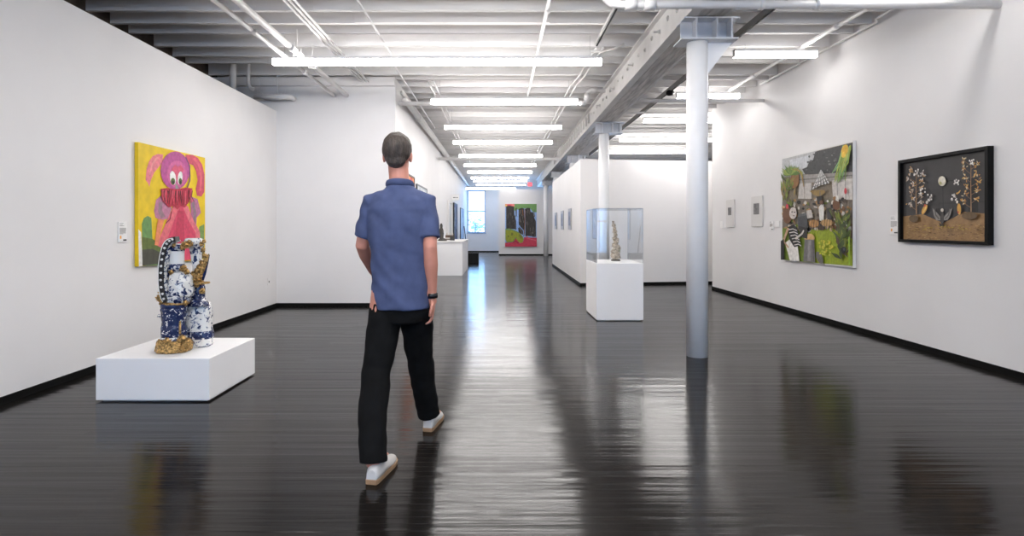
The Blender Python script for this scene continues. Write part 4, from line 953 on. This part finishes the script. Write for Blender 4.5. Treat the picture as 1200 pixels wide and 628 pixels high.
# trousers
bm = bmesh.new()
loft(bm, [(PXo, PYo+.005, .76, .125, .105), (PXo, PYo+.005, .82, .148, .116), (PXo, PYo+.005, .88, .145, .110), (PXo, PYo+.005, .97, .13, .095)], 32, 2.2)
T([(-.075, .0, .86), (-.102, -.025, .70), (-.125, -.075, .50), (-.115, -.20, .30), (-.095, -.285, .14), (-.090, -.302, .085)], [.098, .094, .080, .076, .072, .073], caps='flat')
T([(.075, .01, .86), (.075, .12, .70), (.075, .215, .50), (.088, .31, .30), (.10, .382, .14), (.105, .395, .09)], [.098, .094, .080, .076, .072, .073], caps='flat')
tr_ = obj('trousers', bm, TROU, man); fuse(tr_, .007, 5)
for v in tr_.data.vertices:
    q = v.co; v.co += v.normal*(noise.noise(Vector((q.x*9, q.y*9, q.z*15)))*.008)
# shoes
def shoe(heel, yaw, pitch=0):
    M = Matrix.Translation(W(*heel)) @ Matrix.Rotation(yaw, 4, 'Z') @ Matrix.Rotation(pitch, 4, 'X')
    prof = [(-.005, .028), (.02, .036), (.08, .036), (.14, .040), (.20, .048), (.25, .044), (.28, .030), (.29, .012)]
    bm = bmesh.new(); top, bot = [], []
    outl = [(x, y) for y, x in prof]+[(-x, y) for y, x in prof[::-1]]
    a = [bm.verts.new((x, y, 0)) for x, y in outl]; b = [bm.verts.new((x*1.04, y, .026)) for x, y in outl]
    bm.faces.new(a[::-1]); bm.faces.new(b)
    for i in range(len(a)): bm.faces.new((a[i], a[(i+1) % len(a)], b[(i+1) % len(b)], b[i]))
    bevel(bm, .003, 1); bm.transform(M); sbm = bm
    bm = bmesh.new(); R = []
    for y, w, h in ((-.002, .026, .075), (.02, .035, .092), (.06, .037, .096), (.10, .037, .088), (.14, .039, .078), (.19, .045, .064), (.24, .042, .054), (.275, .028, .044), (.287, .012, .034)):
        ring = []
        for k in range(14):
            t = PI*k/13; ring.append(bm.verts.new((w*math.cos(t), y, .022+(h-.022)*max(0, math.sin(t))**.7)))
        R.append(ring)
    for p, q in zip(R, R[1:]):
        for k in range(13): bm.faces.new((p[k], p[k+1], q[k+1], q[k])).smooth = True
        bm.faces.new((p[0], q[0], q[13], p[13]))
    bm.faces.new(R[0]); bm.faces.new(R[-1][::-1]); bm.transform(M)
    up = obj('shoe', bm, SHOE, man)
    obj('sole', sbm, SOLE, up)
    return up
shoe((-.085, -.365, 0), -.18); shoe((.105, .345, 0), -.15)
obj('wrist_band', tube(bmesh.new(), [W(.1755, -.003, .925), W(.176, -.001, .897)], .034, 18, 'flat'), PK, man)

# ------------------------------------------------------------------ sky, camera, output
w = bpy.data.worlds.new('World'); bpy.context.scene.world = w; w.use_nodes = True
bg = w.node_tree.nodes['Background']; bg.inputs['Color'].default_value = (.29, .56, 1.0, 1); bg.inputs['Strength'].default_value = 4.4
cam = bpy.data.cameras.new('camera'); co = bpy.data.objects.new('camera', cam); C.objects.link(co)
co.location = (0, 0, HC); co.rotation_euler = (PI/2, 0, 0)
cam.sensor_width = 36; cam.lens = 36*F/1200; cam.shift_x = (600-VX)/1200; cam.shift_y = (VY-314)/1200
bpy.context.scene.camera = co
sc = bpy.context.scene
sc.view_settings.view_transform = 'Standard'; sc.view_settings.look = 'None'; sc.view_settings.gamma = 1
sc.view_settings.use_curve_mapping = False; sc.view_settings.exposure = .82
sc.cycles.max_bounces = 10; sc.cycles.diffuse_bounces = 6; sc.cycles.glossy_bounces = 5; sc.cycles.transparent_max_bounces = 16
sc.cycles.use_denoising = True; sc.cycles.sample_clamp_indirect = 6; sc.cycles.caustics_reflective = False
